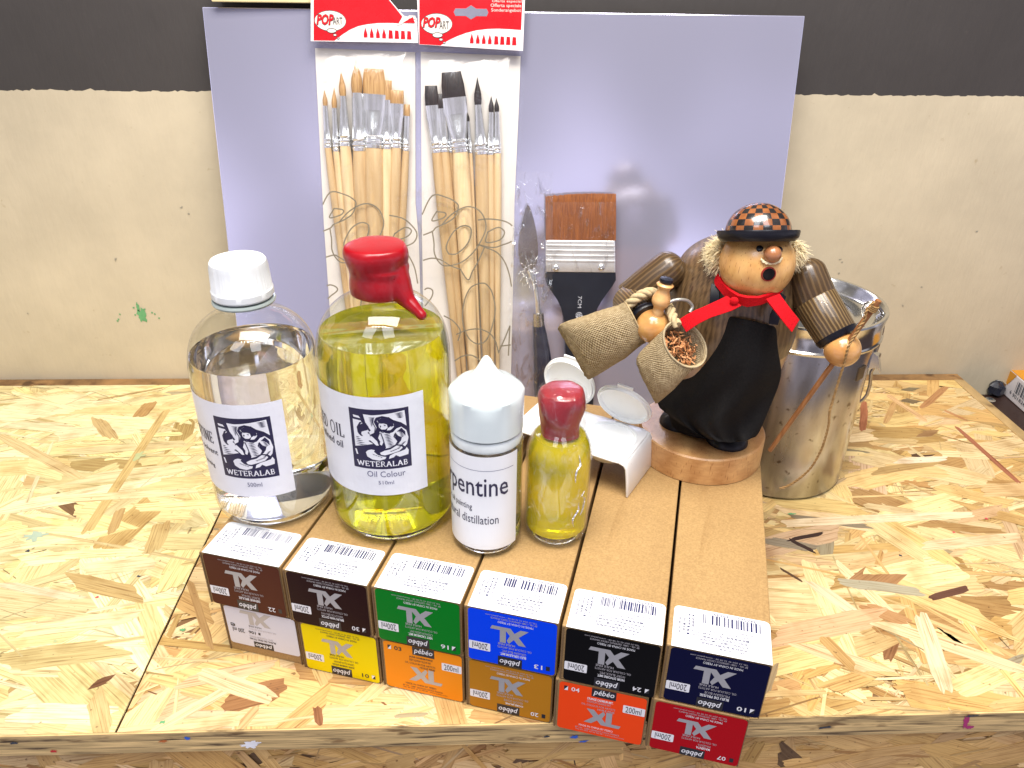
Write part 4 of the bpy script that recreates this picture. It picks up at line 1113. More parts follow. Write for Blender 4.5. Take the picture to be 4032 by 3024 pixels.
# end flanges that carry the plate, spread a little outward
for s, xe in ((1, 0.0), (-1, -TL)):
    rows = []
    for (dx, dz) in ((-0.004 * s, 0.0), (0.0002 * s, -0.0012), (0.0016 * s, -0.004), (0.0030 * s, -0.013), (0.0042 * s, -0.0256)):
        ins = 0.0 if dz > -0.002 else 0.0005
        rows.append([(xe + dx, y_, TH_ + dz) for y_ in (0.0008 + ins, 0.006, TW * .35, TW * .65, TW - 0.006, TW - 0.0008 - ins)])
    n_ = 6
    vs = [p_ for rw in rows for p_ in rw]
    mb.add(vs, [(j * n_ + k, j * n_ + k + 1, (j + 1) * n_ + k + 1, (j + 1) * n_ + k) for j in range(len(rows) - 1) for k in range(n_ - 1)])
tray = mb.build('tray', M_pl, cup, smooth=60)
so = tray.modifiers.new('thick', 'SOLIDIFY'); so.thickness = 0.0014; so.offset = 0
bv = tray.modifiers.new('soft', 'BEVEL'); bv.width = 0.0004; bv.segments = 2; bv.limit_method = 'ANGLE'
# rims inside the wells
for c in cups:
    MB().lathe([(0.0176, TH_ + 0.0006), (0.0190, TH_ + 0.0006), (0.0190, TH_ + 0.0016), (0.0180, TH_ + 0.0020), (0.0174, TH_ + 0.0014), (0.0174, TH_ - 0.002)], 48, 0, Matrix.Translation((c[0], c[1], 0))).build('cup_rim', M_plc, cup)
for i, (cx, ph, rl) in enumerate(((-0.0185, 116, 0.0200), (-0.0640, 100, 0.0205))):
    hinge = Vector((cx, TW + 0.0006, TH_ + 0.0010))
    ey = Vector((0, math.cos(R(ph)), math.sin(R(ph)))); ex = Vector((1, 0, 0)); tw = R(8 if i == 0 else 5)
    exx = ex * math.cos(tw) - ey * math.sin(tw); eyy = ex * math.sin(tw) + ey * math.cos(tw)
    nn = exx.cross(eyy)
    cc = hinge + ey * (rl + 0.0012)
    M = Matrix(((exx.x, eyy.x, nn.x, cc.x), (exx.y, eyy.y, nn.y, cc.y), (exx.z, eyy.z, nn.z, cc.z), (0, 0, 0, 1)))
    mb = MB().lathe([(0.0, -0.0006), (rl - 0.003, -0.0006), (rl - 0.0024, 0.0018), (rl - 0.0014, 0.0020), (rl - 0.0010, -0.0002), (rl, 0.0), (rl, -0.0014), (rl - 0.001, -0.0020), (0.0, -0.0020)], 56, 0, M)
    mb.box(-0.0055, rl - 0.001, -0.0018, 0.0055, rl + 0.0022, -0.0004, 0, M)
    mb.box(-0.0050, -rl - 0.0022, -0.0016, 0.0050, -rl + 0.001, -0.0002, 0, M)
    lid = mb.build('lid', M_plc, cup, smooth=40)

# ------------------------------------------------------------------ stainless canister
t = NT('worn_stainless_steel')
v = t.mapped((30, 30, 7)); n1 = t.n('TexNoise', Scale=1.0, Detail=5.0); t.l(v, n1.inputs['Vector'])
r1 = t.ramp(n1.outputs[0], [(0.30, (0.20, 0.18, 0.16)), (0.5, (0.42, 0.41, 0.40)), (0.68, (0.60, 0.60, 0.61))])
v2 = t.mapped((150, 150, 150)); n2 = t.n('TexNoise', Scale=1.0, Detail=3.0); t.l(v2, n2.inputs['Vector'])
r2 = t.ramp(n2.outputs[0], [(0.28, (0.30, 0.22, 0.15)), (0.36, (1, 1, 1))])
t.l(t.mul(r1.outputs[0], r2.outputs[0], 0.8), t.b.inputs['Base Color'])
mr = t.n('MapRange'); mr.inputs['To Min'].default_value = 0.34; mr.inputs['To Max'].default_value = 0.14
t.l(n1.outputs[0], mr.inputs['Value']); t.l(mr.outputs[0], t.b.inputs['Roughness'])
t.b.inputs['Metallic'].default_value = 0.95
t.bump(n1.outputs[0], 0.10, 0.002)
M_steel = t.m
M_steel2 = simple('bright_steel', (0.62, 0.62, 0.60), 0.14, metal=1.0, var=0.1, scale=40)
M_wire = simple('steel_wire', (0.42, 0.39, 0.35), 0.25, metal=1.0)
JX, JY, JR = 0.2643, 0.5660, 0.0600
jar = empty('canister', (JX, JY, 0), 0, 'worn stainless steel canister with clamped lid standing behind the figurine', 'canister')
MB().lathe([(0.0, 0.0004), (0.0560, 0.0004), (0.0590, 0.0020), (JR, 0.0045), (JR, 0.060), (JR, 0.1360), (JR - 0.001, 0.1400), (JR - 0.002, 0.148), (0.0, 0.148)], 96).build('body', M_steel, jar)
MB().lathe([(JR + 0.0004, 0.1385), (JR + 0.0035, 0.1385), (JR + 0.0042, 0.1395), (JR + 0.0042, 0.1410), (JR + 0.0030, 0.1420), (JR + 0.0026, 0.1500), (JR + 0.0034, 0.1560), (JR + 0.0042, 0.1600), (JR + 0.0034, 0.1614), (JR + 0.0012, 0.1612), (JR - 0.0010, 0.1590), (JR - 0.0040, 0.1530), (JR - 0.0075, 0.1510), (0.040, 0.1518), (0.036, 0.1545), (0.0, 0.1560)], 96).build('lid', M_steel2, jar)
def jw(name, pts, rad, mat=M_wire):
    vs = [(x - JX, y - JY, z) for x, y, z in pts]
    return MB().tube(vs, rad, 10).build(name, mat, jar)
jw('clamp_wire', [(0.3057,0.5446,0.1537),(0.3036,0.5457,0.1598),(0.3044,0.5453,0.1651),(0.3078,0.5435,0.1672),(0.3119,0.5414,0.166),(0.3163,0.5391,0.1605),(0.3186,0.5379,0.153),(0.3194,0.5375,0.1458),(0.3195,0.5375,0.1339),(0.3187,0.5379,0.1215),(0.3181,0.5382,0.116)], 0.0015)
jw('clamp_lever', [(0.3218,0.5363,0.1254),(0.3215,0.5364,0.1161),(0.3197,0.5373,0.1078),(0.3213,0.5366,0.0956),(0.3211,0.5366,0.0867),(0.3195,0.5375,0.0813),(0.3178,0.5384,0.0787)], 0.0014)
bp = [(0.314,0.5403,0.131),(0.3218,0.5363,0.1254),(0.3261,0.5341,0.1111),(0.3222,0.5361,0.1155),(0.3187,0.5379,0.113),(0.3138,0.5404,0.1117),(0.312,0.5413,0.1152),(0.3158,0.5394,0.1192)]
mb = MB()
vs = [(x - JX, y - JY, z) for x, y, z in bp]; k = len(vs)
vs2 = [(x - 0.004, y - 0.006, z) for x, y, z in vs]
mb.add(vs + vs2, [tuple(range(k)), tuple(range(2 * k - 1, k - 1, -1))] + [(i, (i + 1) % k, k + (i + 1) % k, k + i) for i in range(k)])
mb.build('clamp_plate', M_steel2, jar, smooth=0)
ra = 0.62
mb = MB().box(-0.0045, -0.0012, 0.112, 0.0045, 0.0004, 0.124, 0, Matrix.Translation((JR * math.sin(ra), -JR * math.cos(ra), 0)) @ Matrix.Rotation(ra, 4, 'Z'))
mb.build('rivet_plate', simple('tarnished_plate', (0.20, 0.16, 0.11), 0.4, metal=1.0), jar, smooth=0, bevel=0.0005)

# ------------------------------------------------------------------ brush packets leaning on the board
M_redprint = simple('red_print', (0.62, 0.006, 0.012), 0.28, var=0.03, coat=0.4)
M_cardw = simple('packet_card', (0.72, 0.68, 0.63), 0.35, var=0.03, coat=0.3)
M_greyline = simple('grey_outline_print', (0.20, 0.17, 0.12), 0.5)
M_bag = film('packet_film', gloss=0.035, ridge=0.16, scale=(26, 26, 26), hazy=0.015, bump=0.5, thr=0.62)
t = NT('brush_handle_wood')
v = t.mapped((260, 18, 260)); n1 = t.n('TexNoise', Scale=1.0, Detail=4.0); t.l(v, n1.inputs['Vector'])
oi = t.n('ObjectInfo')
r1 = t.ramp(n1.outputs[0], [(0.3, (0.60, 0.43, 0.23)), (0.7, (0.75, 0.59, 0.36))])
r2 = t.ramp(oi.outputs['Random'], [(0.0, (0.74, 0.66, 0.55)), (1.0, (1.12, 1.12, 1.1))])
t.l(t.mul(r1.outputs[0], r2.outputs[0], 1.0), t.b.inputs['Base Color'])
t.b.inputs['Roughness'].default_value = 0.4; t.b.inputs['Coat Weight'].default_value = 0.2
M_hand = t.m
M_alu = simple('aluminium_ferrule', (0.86, 0.87, 0.88), 0.22, metal=0.85, var=0.05, scale=30)
def hairm(name, lo, hi):
    t = NT(name); v = t.mapped((900, 25, 900)); n = t.n('TexNoise', Scale=1.0, Detail=2.0); t.l(v, n.inputs['Vector'])
    r = t.ramp(n.outputs[0], [(0.3, lo), (0.7, hi)]); t.l(r.outputs[0], t.b.inputs['Base Color'])
    t.b.inputs['Roughness'].default_value = 0.42; t.bump(n.outputs[0], 0.6, 0.0006); return t.m
M_tan = hairm('tan_bristle', (0.30, 0.15, 0.045), (0.52, 0.32, 0.13))
M_dkb = hairm('black_bristle', (0.004, 0.002, 0.002), (0.022, 0.010, 0.007))
def ring(mb, sects, n=16, mat=0):
    # skin through elliptical sections (centre x, y, z, half width, half depth)
    vs, fs = [], []
    for (x, y, z, a_, b_, dx, dy) in sects:
        for k in range(n):
            w = 2 * math.pi * k / n
            vs.append((x + a_ * math.cos(w) * dy, y - a_ * math.cos(w) * dx, z + b_ * math.sin(w)))
    m = len(sects)
    fs = [(j * n + k, j * n + (k + 1) % n, (j + 1) * n + (k + 1) % n, (j + 1) * n + k) for j in range(m - 1) for k in range(n)]
    fs += [tuple(range(n))[::-1], tuple((m - 1) * n + k for k in range(n))]
    mb.add(vs, fs, mat)
def art_brush(parent_M, off, tip, f0, f1, wf0, wf1, hend, flat, black, label, group, number=None, wtip=None, wmid=None):
    # all positions on the plane of the board: tip of bristles, ferrule top, ferrule end, far end of handle
    rt = empty('paint_brush', None, 0, label, 'paint brush', group, parent_M @ Matrix.Translation((0, 0, off)))
    T, A, B, E_ = Vector(tip), Vector(f0), Vector(f1), Vector(hend)
    def S(P, d, a_, b_): return (P.x, P.y, 0.0, a_, b_, d.x, d.y)
    d1 = (A - T).normalized(); d2 = (B - A).normalized(); d3 = (E_ - B).normalized()
    mb = MB()
    hw = wf0 / 2
    if flat:
        wt = (wtip or wf0 * 0.92) / 2
        hb = min(0.0026, wf1 * 0.3)
        ring(mb, [S(T, d1, wt, 0.0005), S(T.lerp(A, .03), d1, wt * 1.02, 0.0007), S(T.lerp(A, .5), d1, (wt + hw) / 2 * 1.05, hb * .8), S(A, d1, hw * 0.97, hb * .9), S(A.lerp(B, .05), d1, hw * 0.9, hb * .8)], 20)
    else:
        ring(mb, [S(T, d1, 0.0001, 0.0001), S(T.lerp(A, .25), d1, hw * .42, hw * .4), S(T.lerp(A, .6), d1, hw * 1.0, hw * .9), S(T.lerp(A, .8), d1, hw * 1.08, hw), S(A, d1, hw * .95, hw * .95), S(A.lerp(B, .05), d1, hw * .8, hw * .8)], 20)
    mb.build('bristles', M_dkb if black else M_tan, rt, smooth=60)
    mb = MB(); h1 = wf1 / 2
    if flat:
        hb = min(0.0030, wf1 * 0.34)
        sec = [S(A, d2, hw, hb), S(A.lerp(B, .01), d2, hw * 1.01, hb), S(A.lerp(B, .28), d2, hw * 1.0, hb), S(A.lerp(B, .34), d2, hw * 0.90, hb), S(A.lerp(B, .6), d2, (hw * .4 + h1 * .6) * .96, h1 * .85), S(A.lerp(B, .76), d2, h1 * .95, h1 * .95)]
    else:
        sec = [S(A, d2, hw, hw), S(A.lerp(B, .02), d2, hw * 1.02, hw * 1.02), S(A.lerp(B, .55), d2, hw * .35 + h1 * .62, hw * .35 + h1 * .62), S(A.lerp(B, .76), d2, h1 * .97, h1 * .97)]
    for u, k in ((.78, 1.08), (.80, 1.10), (.83, .93), (.855, .93), (.875, 1.10), (.90, 1.10), (.925, .93), (.945, 1.05), (1.0, 1.0)):
        sec.append(S(A.lerp(B, u), d2, h1 * k, h1 * k))
    ring(mb, sec, 24)
    mb.build('ferrule', M_alu, rt, smooth=35)
    mb = MB()
    k = (wmid or wf1 * 1.12) / 2
    ring(mb, [S(B.lerp(E_, -.01), d3, h1 * .9, h1 * .9), S(B, d3, h1 * .97, h1 * .97), S(B.lerp(E_, .10), d3, k, k), S(B.lerp(E_, .25), d3, k * 1.0, k), S(B.lerp(E_, .55), d3, k * .82, k * .82), S(B.lerp(E_, .85), d3, k * .58, k * .58), S(B.lerp(E_, .97), d3, k * .45, k * .45), S(E_, d3, k * .15, k * .15)], 20)
    hd = mb.build('handle', M_hand, rt, smooth=50)
    if number:
        P = B.lerp(E_, number[1])
        a = Art(); a.text(number[0], P.x - 0.0016 * len(number[0]), P.y - 0.0020, P.x + 0.0016 * len(number[0]), P.y + 0.0020, 0, 1)
        a.build('size_number', [M_black], hd, lambda u, v, h: (u, v, k * 0.98 + 0.0002 + h))
    return rt
GL = 'brushes in the left packet'; GR = 'brushes in the right packet'
LB = [  # depth, tip, ferrule top, ferrule end, widths, handle end, flat?, label, number
 (.0068, ((0.0989,0.3045),(0.099,0.292),(0.099,0.2576),(0.1135,0.0366)), .0040, .0062, 0, 'thin pointed tan brush, leftmost in the left packet', None),
 (.0066, ((0.1074,0.3066),(0.1065,0.2903),(0.106,0.2546),(0.1166,0.0398)), .0044, .0060, 0, 'thin pointed tan brush, second from the left in the left packet', ('4', .42)),
 (.0078, ((0.1142,0.3196),(0.1147,0.3),(0.1144,0.2593),(0.12,0.0291)), .0056, .0098, 0, 'medium pointed tan brush left of the fattest round one in the left packet', ('10', .42)),
 (.0082, ((0.1276,0.3302),(0.1269,0.3026),(0.1271,0.2554),(0.1253,0.0263)), .0092, .0128, 0, 'fattest round tan brush with the highest tip in the left packet', ('14', .42)),
 (.0086, ((0.1421,0.3219),(0.1417,0.3017),(0.1394,0.2581),(0.1312,0.0247)), .0200, .0158, 1, 'widest flat tan brush in the middle of the left packet', ('14', .42)),
 (.0070, ((0.1528,0.313),(0.1518,0.2973),(0.1506,0.2572),(0.1378,0.0288)), .0085, .0095, 1, 'flat tan brush just right of the widest one in the left packet', None),
 (.0078, ((0.1607,0.3052),(0.1603,0.2944),(0.1589,0.2583),(0.1426,0.0324)), .0125, .0088, 1, 'short flat tan brush with waisted ferrule in the left packet', None),
 (.0066, ((0.1691,0.2939),(0.1688,0.2845),(0.1669,0.2558),(0.1479,0.0369)), .0052, .0062, 1, 'tiny flat tan brush, rightmost in the left packet', ('2', .42))]
for off, (a1, a2, a3, a4), w0, w1, fl_, lb, num in LB:
    art_brush(PM, off, a1, a2, a3, w0, w1, a4, fl_, False, lb, GL, num, wtip=(0.0165 if w0 > .018 else None))
RB = [
 (.0072, ((0.19,0.3091),(0.1905,0.2934),(0.1939,0.2546),(0.2124,0.0374)), .0120, .0090, 1, 'flat black brush, leftmost in the right packet', .0102),
 (.0066, ((0.1985,0.3028),(0.199,0.291),(0.201,0.2552),(0.2176,0.0343)), .0098, .0082, 1, 'flat black brush half hidden by the widest one in the right packet', None),
 (.0054, ((0.2047,0.2896),(0.2052,0.2806),(0.2065,0.2547),(0.222,0.0384)), .0030, .0040, 0, 'very thin brush hidden behind the widest one in the right packet', None),
 (.0094, ((0.2075,0.3203),(0.2098,0.2999),(0.2147,0.2554),(0.2269,0.0255)), .0208, .0140, 1, 'widest flat brush with big black bristles in the right packet', .0160),
 (.0054, ((0.2209,0.2886),(0.2215,0.2808),(0.2235,0.2544),(0.2323,0.0389)), .0028, .0036, 0, 'tiny pointed black brush between the two biggest in the right packet', None),
 (.0078, ((0.2296,0.3163),(0.2301,0.2943),(0.2329,0.2537),(0.2387,0.0285)), .0062, .0108, 0, 'large pointed black brush in the right packet', None),
 (.0066, ((0.2414,0.3014),(0.2415,0.2885),(0.2409,0.2534),(0.2434,0.0345)), .0044, .0062, 0, 'small pointed black brush, second from the right in the right packet', None),
 (.0066, ((0.2458,0.3),(0.2464,0.2889),(0.2472,0.2547),(0.2486,0.0346)), .0040, .0064, 0, 'small pointed black brush, rightmost in the right packet', None)]
for off, (a1, a2, a3, a4), w0, w1, fl_, lb, wt in RB:
    art_brush(PM, off, a1, a2, a3, w0, w1, a4, fl_, True, lb, GR, None, wtip=wt)
def icons(a, x0, y0, w, h, n0, mat):
    for i in range(8):
        x = x0 + w * i / 8; ww = w * 0.092; t_ = i * -.02 * h
        if i < 4: a.poly([(x, y0 + t_), (x + ww * .8, y0 + t_), (x + ww * .82, y0 + h * .35 + t_), (x + ww * .42, y0 + h + t_), (x, y0 + h * .35 + t_)], mat, 3)
        else: a.poly([(x, y0 + t_), (x + ww, y0 + t_), (x + ww * .9, y0 + h * .8 + t_), (x + ww * .15, y0 + h * .85 + t_)], mat, 3)
def packet(label, card, white, red, bub, b2_, b3_, b4_, pop, art_, ic, strokes, clip_x, lefttorn, texts, hole, bag, flap=None):
    rt = on_board('brush_packet', 0.0004, label, 'brush packet', 'brush packets leaning on the board')
    pm = lambda u, v, h: (u, v, h)
    a = Art(); a.poly(card, 0, 0)
    a.build('backing_card', [M_cardw], rt, lambda u, v, h: (u, v, 0.0008 + h))
    a = Art()
    a.poly(white, 0, 0); a.poly(red, 1, 1)
    a.ellipse(*bub, 2, 2); a.ellipse(*bub, 3, 3, ring=0.0004)
    for b_ in (b2_, b3_, b4_): a.ellipse(*b_, 2, 4); a.ellipse(*b_, 3, 5, ring=0.0004)
    a.text('POP', *pop, 3, 6, 0.05, 0.25); a.text('POP', pop[0] + .0003, pop[1] + .0003, pop[2] - .0003, pop[3] - .0003, 1, 7, 0.025, 0.25)
    a.text('ART', *art_, 4, 6, 0.0)
    icons(a, *ic, 8, 1)
    for s, x0_, y0_, x1_, y1_ in texts: a.text(s, x0_, y0_, x1_, y1_, 2, 3)
    if hole:
        hx, hy, hw, hh = hole
        a.poly([(hx - hw, hy), (hx - hw * .9, hy + hh), (hx - hw * .3, hy + hh), (hx, hy + hh * 1.9), (hx + hw * .3, hy + hh), (hx + hw * .9, hy + hh), (hx + hw, hy), (hx + hw * .9, hy - hh), (hx + hw * .3, hy - hh), (hx, hy - hh * 1.9), (hx - hw * .3, hy - hh), (hx - hw * .9, hy - hh)], 5, 3)
    if flap:
        a.poly(flap[0], 2, 5); a.poly(flap[1], 1, 6)
    a.build('header_card', [M_wht_card, M_redprint, M_cardw2, M_black, M_dkgrey, M_hole], rt, lambda u, v, h: (u, v, 0.0115 + h))
    # film bag: front sheet bulging over the brushes, with sealed edges
    (bx0, by0), (bx1, by1) = bag
    nu, nv = 24, 60
    vs, fs = [], []
    q = random.Random(len(label))
    for j in range(nv + 1):
        for i in range(nu + 1):
            u, v_ = i / nu, j / nv
            bul = min(1.0, min(u, 1 - u) * 7) * min(1.0, min(v_, 1 - v_) * 14)
            vs.append((bx0 + (bx1 - bx0) * u, by0 + (by1 - by0) * v_, 0.0022 + 0.0148 * bul ** .6 + q.gauss(0, 0.00035) * bul))
    fs = [(j * (nu + 1) + i, j * (nu + 1) + i + 1, (j + 1) * (nu + 1) + i + 1, (j + 1) * (nu + 1) + i) for j in range(nv) for i in range(nu)]
    f_ = MB().add(vs, fs).build('film_bag', M_bag, rt, smooth=60)
    a = Art()
    for st in strokes:
        seg = []
        for p_ in st:
            if clip_x[0] < p_[0] < clip_x[1]: seg.append(p_)
            else:
                if len(seg) > 1: a.stroke(seg, 0.0012, 0, 1)
                seg = []
        if len(seg) > 1: a.stroke(seg, 0.0012, 0, 1)
    a.build('outline_print', [M_greyline], f_, lambda u, v, h: (u, v, 0.0178 + h * 3))
    return rt
M_wht_card = simple('header_white', (0.72, 0.68, 0.68), 0.3, var=0.02, coat=0.4)
M_cardw2 = simple('bubble_white', (0.66, 0.62, 0.56), 0.3, var=0.03, coat=0.4)
M_dkgrey = simple('dark_grey_print', (0.08, 0.07, 0.07), 0.4)
M_hole = simple('shadowed_hole', (0.16, 0.16, 0.22), 0.5)
def smooth_line(pts, n=5):
    return curve_prof([tuple(p_) for p_ in pts], n)
SR = [[(0.1803,0.1839),(0.1896,0.1877),(0.1931,0.1912),(0.2028,0.1956),(0.2098,0.2008),(0.2129,0.2089),(0.211,0.2129),(0.2032,0.2171),(0.1903,0.2187),(0.181,0.2025)],[(0.1937,0.205),(0.2009,0.2041),(0.2016,0.2014),(0.1974,0.1987),(0.1894,0.1971),(0.1937,0.205)],[(0.1896,0.187),(0.1908,0.1775),(0.191,0.1685),(0.1946,0.1608),(0.2008,0.157),(0.2135,0.1596),(0.2233,0.1667),(0.231,0.1765),(0.2372,0.1903),(0.2352,0.2011),(0.229,0.2078),(0.2194,0.2093),(0.2071,0.2028),(0.1973,0.1926)],[(0.2038,0.1679),(0.2018,0.1748),(0.2082,0.1872),(0.2166,0.1928),(0.2234,0.1912),(0.2237,0.184),(0.2192,0.175),(0.2108,0.168),(0.2038,0.1679)],[(0.2304,0.1981),(0.24,0.1991),(0.2537,0.1973),(0.2614,0.1919),(0.2615,0.181),(0.2511,0.176),(0.2428,0.1739),(0.2303,0.1765)],[(0.2389,0.1876),(0.2483,0.1918),(0.2538,0.1877),(0.2497,0.1808),(0.2375,0.1786),(0.2389,0.1876)],[(0.2303,0.1765),(0.2373,0.1738),(0.247,0.1697),(0.2541,0.1614),(0.2584,0.1502),(0.2606,0.1389)],[(0.2141,0.154),(0.2211,0.1444),(0.2253,0.1527),(0.2303,0.1612),(0.2359,0.1738)],[(0.1797,0.1614),(0.1884,0.1638),(0.1967,0.1623),(0.205,0.1574),(0.2141,0.154)],[(0.1789,0.1323),(0.1836,0.1364),(0.1885,0.1345),(0.1876,0.1281),(0.1803,0.1186)],[(0.2316,0.1414),(0.2231,0.137),(0.2174,0.124),(0.2158,0.1065),(0.22,0.0917),(0.2286,0.0843),(0.2373,0.0874),(0.2431,0.1008),(0.2459,0.117),(0.243,0.1329),(0.2373,0.1408),(0.2316,0.1414)],[(0.2099,0.0931),(0.2186,0.0969),(0.2301,0.0985),(0.2402,0.0949),(0.246,0.0874),(0.249,0.0769)],[(0.1987,0.1107),(0.2072,0.1057),(0.2135,0.0968),(0.2113,0.0871)],[(0.2082,0.0674),(0.2155,0.0721),(0.2242,0.0729),(0.2315,0.0676),(0.23,0.0607)],[(0.2596,0.1017),(0.2547,0.089),(0.249,0.0754)],[(0.2596,0.1017),(0.2585,0.0732)],[(0.2511,0.0822),(0.2603,0.0834)]]
SL = [[(0.0894,0.1857),(0.0989,0.1895),(0.1025,0.1929),(0.1124,0.1973),(0.1195,0.2025),(0.1229,0.2106),(0.1212,0.2146),(0.1136,0.2187),(0.1008,0.2203),(0.0909,0.2042)],[(0.1036,0.2067),(0.1108,0.2058),(0.1113,0.2031),(0.1071,0.2004),(0.099,0.1988),(0.1036,0.2067)],[(0.0988,0.1888),(0.0996,0.1792),(0.0994,0.1703),(0.1027,0.1627),(0.1087,0.1588),(0.1214,0.1615),(0.1315,0.1685),(0.1396,0.1783),(0.1464,0.192),(0.1448,0.2028),(0.1389,0.2095),(0.1295,0.2109),(0.1169,0.2045),(0.1067,0.1943)],[(0.1121,0.1697),(0.1105,0.1766),(0.1174,0.189),(0.1259,0.1945),(0.1327,0.193),(0.1326,0.1858),(0.1277,0.1768),(0.1191,0.1698),(0.1121,0.1697)],[(0.1522,0.2013),(0.1631,0.199),(0.1705,0.1936),(0.1758,0.1855),(0.1721,0.1773),(0.1594,0.173),(0.1512,0.1743)],[(0.156,0.1853),(0.1656,0.1909),(0.171,0.1882),(0.1667,0.1827),(0.1544,0.1791),(0.156,0.1853)],[(0.1609,0.1744),(0.1676,0.1661),(0.1728,0.155),(0.1752,0.1409)],[(0.0923,0.1633),(0.1008,0.1657),(0.1049,0.1641),(0.1129,0.1593),(0.1218,0.1559)],[(0.0891,0.1364),(0.0956,0.1386),(0.1011,0.1365),(0.1015,0.133),(0.0941,0.1271),(0.0894,0.1206)],[(0.1387,0.1433),(0.1301,0.139),(0.1238,0.126),(0.1214,0.1085),(0.125,0.0938),(0.1333,0.0864),(0.142,0.0895),(0.1483,0.1029),(0.1518,0.119),(0.1496,0.1349),(0.1443,0.1427),(0.1387,0.1433)]]
SR = [smooth_line(s) for s in SR]; SL = [smooth_line(s) for s in SL]
def bb(p0, p1): return (min(p0[0], p1[0]), min(p0[1], p1[1]), max(p0[0], p1[0]), max(p0[1], p1[1]))
def ell(c, e1, e2): return (c[0], c[1], abs(e1[0] - c[0]), abs(e2[1] - c[1]))
packet('left clear packet of tan brushes with creased red and white header',
  [(0.092,0.3379),(0.1767,0.3358),(0.1734,0.2104),(0.1755,0.1777),(0.1755,0.004),(0.0901,0.004),(0.0896,0.1908)],
  [(0.0944,0.3838),(0.149,0.3845),(0.1633,0.3685),(0.1696,0.3622),(0.18,0.3605),(0.1805,0.342),(0.0914,0.3422)],
  [(0.0967,0.3838),(0.148,0.3845),(0.1623,0.3685),(0.1681,0.3617),(0.1649,0.3566),(0.1578,0.3568),(0.1477,0.3566),(0.1396,0.3557),(0.1314,0.3541),(0.1242,0.3512),(0.1179,0.3475),(0.111,0.3427),(0.0938,0.3427)],
  ell(*((0.1086,0.3577),(0.1216,0.3579),(0.1091,0.3655))), ell(*((0.1093,0.3503),(0.1131,0.3504),(0.1094,0.352))), ell(*((0.1118,0.3471),(0.1132,0.3471),(0.1119,0.348))), ell(*((0.1144,0.3447),(0.1153,0.3447),(0.1144,0.3454))),
  bb(*((0.0971,0.3543),(0.1118,0.3628))), bb(*((0.1107,0.3551),(0.1187,0.3604))),
  (0.1356,0.3456,0.0408,0.0076),
  SL, (0.0926,0.177), True, [], None,
  ((0.0861,0.002), (0.1788,0.3428)),
  ([(0.1628,0.3552),(0.1685,0.3589),(0.1737,0.3626),(0.1787,0.3625),(0.1801,0.3591),(0.1766,0.3604),(0.1741,0.3604),(0.1684,0.3566),(0.1646,0.3551)], [(0.1685,0.3571),(0.1767,0.3615),(0.1784,0.357)]))
packet('right clear packet of black brushes with red and white header',
  [(0.1814,0.3362),(0.2663,0.3338),(0.2653,0.2904),(0.2626,0.2114),(0.2627,0.1786),(0.261,0.004),(0.1769,0.004),(0.1784,0.1777)],
  [(0.1804,0.3849),(0.2692,0.3861),(0.268,0.337),(0.1812,0.3408)],
  [(0.1827,0.385),(0.2672,0.3861),(0.2662,0.3529),(0.2571,0.3534),(0.2469,0.3537),(0.2378,0.3533),(0.2286,0.3521),(0.2205,0.3501),(0.2123,0.3472),(0.2052,0.344),(0.1992,0.3403),(0.1815,0.341)],
  ell(*((0.1963,0.3566),(0.2092,0.3567),(0.1964,0.3645))), ell(*((0.1968,0.3481),(0.201,0.3482),(0.1968,0.35))), ell(*((0.1996,0.3448),(0.2012,0.3448),(0.1996,0.3458))), ell(*((0.2022,0.3424),(0.2031,0.3424),(0.2022,0.3431))),
  bb(*((0.1846,0.3534),(0.1996,0.3618))), bb(*((0.1985,0.3528),(0.2064,0.3588))),
  (0.2237,0.3423,0.04,0.0075),
  SR, (0.1805,0.2613), False,
  [(s, *bb(p0, p1)) for s, (p0, p1) in zip(('Oferta especial', 'Offerta speciale', 'Sonderangebot'), (((0.242,0.3728),(0.2661,0.3753)),((0.2408,0.3691),(0.2661,0.3724)),((0.2413,0.3657),(0.2658,0.3689))))],
  (0.2247,0.3656,0.0143,0.0028),
  ((0.1739,0.002), (0.2693,0.3396)))

# ------------------------------------------------------------------ wide flat brush
fb = on_board('flat_brush', 0.0100, 'wide flat brush with brown bristles, silver ferrule and black handle', 'flat brush')
hair_pts = [(0.2899,0.2186),(0.3526,0.2216),(0.3543,0.1807),(0.2912,0.18)]
M_brn = hairm('brown_bristle', (0.15, 0.038, 0.004), (0.27, 0.080, 0.010))
def slab(mb, pts, z0, z1, mat=0):
    n = len(pts)
    mb.add([(x, y, z0) for x, y in pts] + [(x, y, z1) for x, y in pts], [tuple(range(n))[::-1], tuple(range(n, 2 * n))] + [(i, (i + 1) % n, n + (i + 1) % n, n + i) for i in range(n)], mat)
mb = MB()
q = random.Random(2)
(tlx, tly), (trx, try_), (brx, bry), (blx, bly) = hair_pts
NN = 120
vs, fs = [], []
for j, (vv, hz) in enumerate(((0.0, 0.0040), (0.5, 0.0034), (0.85, 0.0020), (1.0, 0.0008))):
    for i in range(NN + 1):
        u = i / NN
        xb, yb_ = blx + (brx - blx) * u, bly + (bry - bly) * u
        xt, yt = tlx + (trx - tlx) * u, tly + (try_ - tly) * u + (q.uniform(-.0005, .0004) if vv == 1.0 else 0) + .0010 * math.sin(u * 3.1) * vv
        x, y = xb + (xt - xb) * vv, yb_ + (yt - yb_) * vv
        vs += [(x, y, hz), (x, y, -hz)]
m_ = (NN + 1) * 2
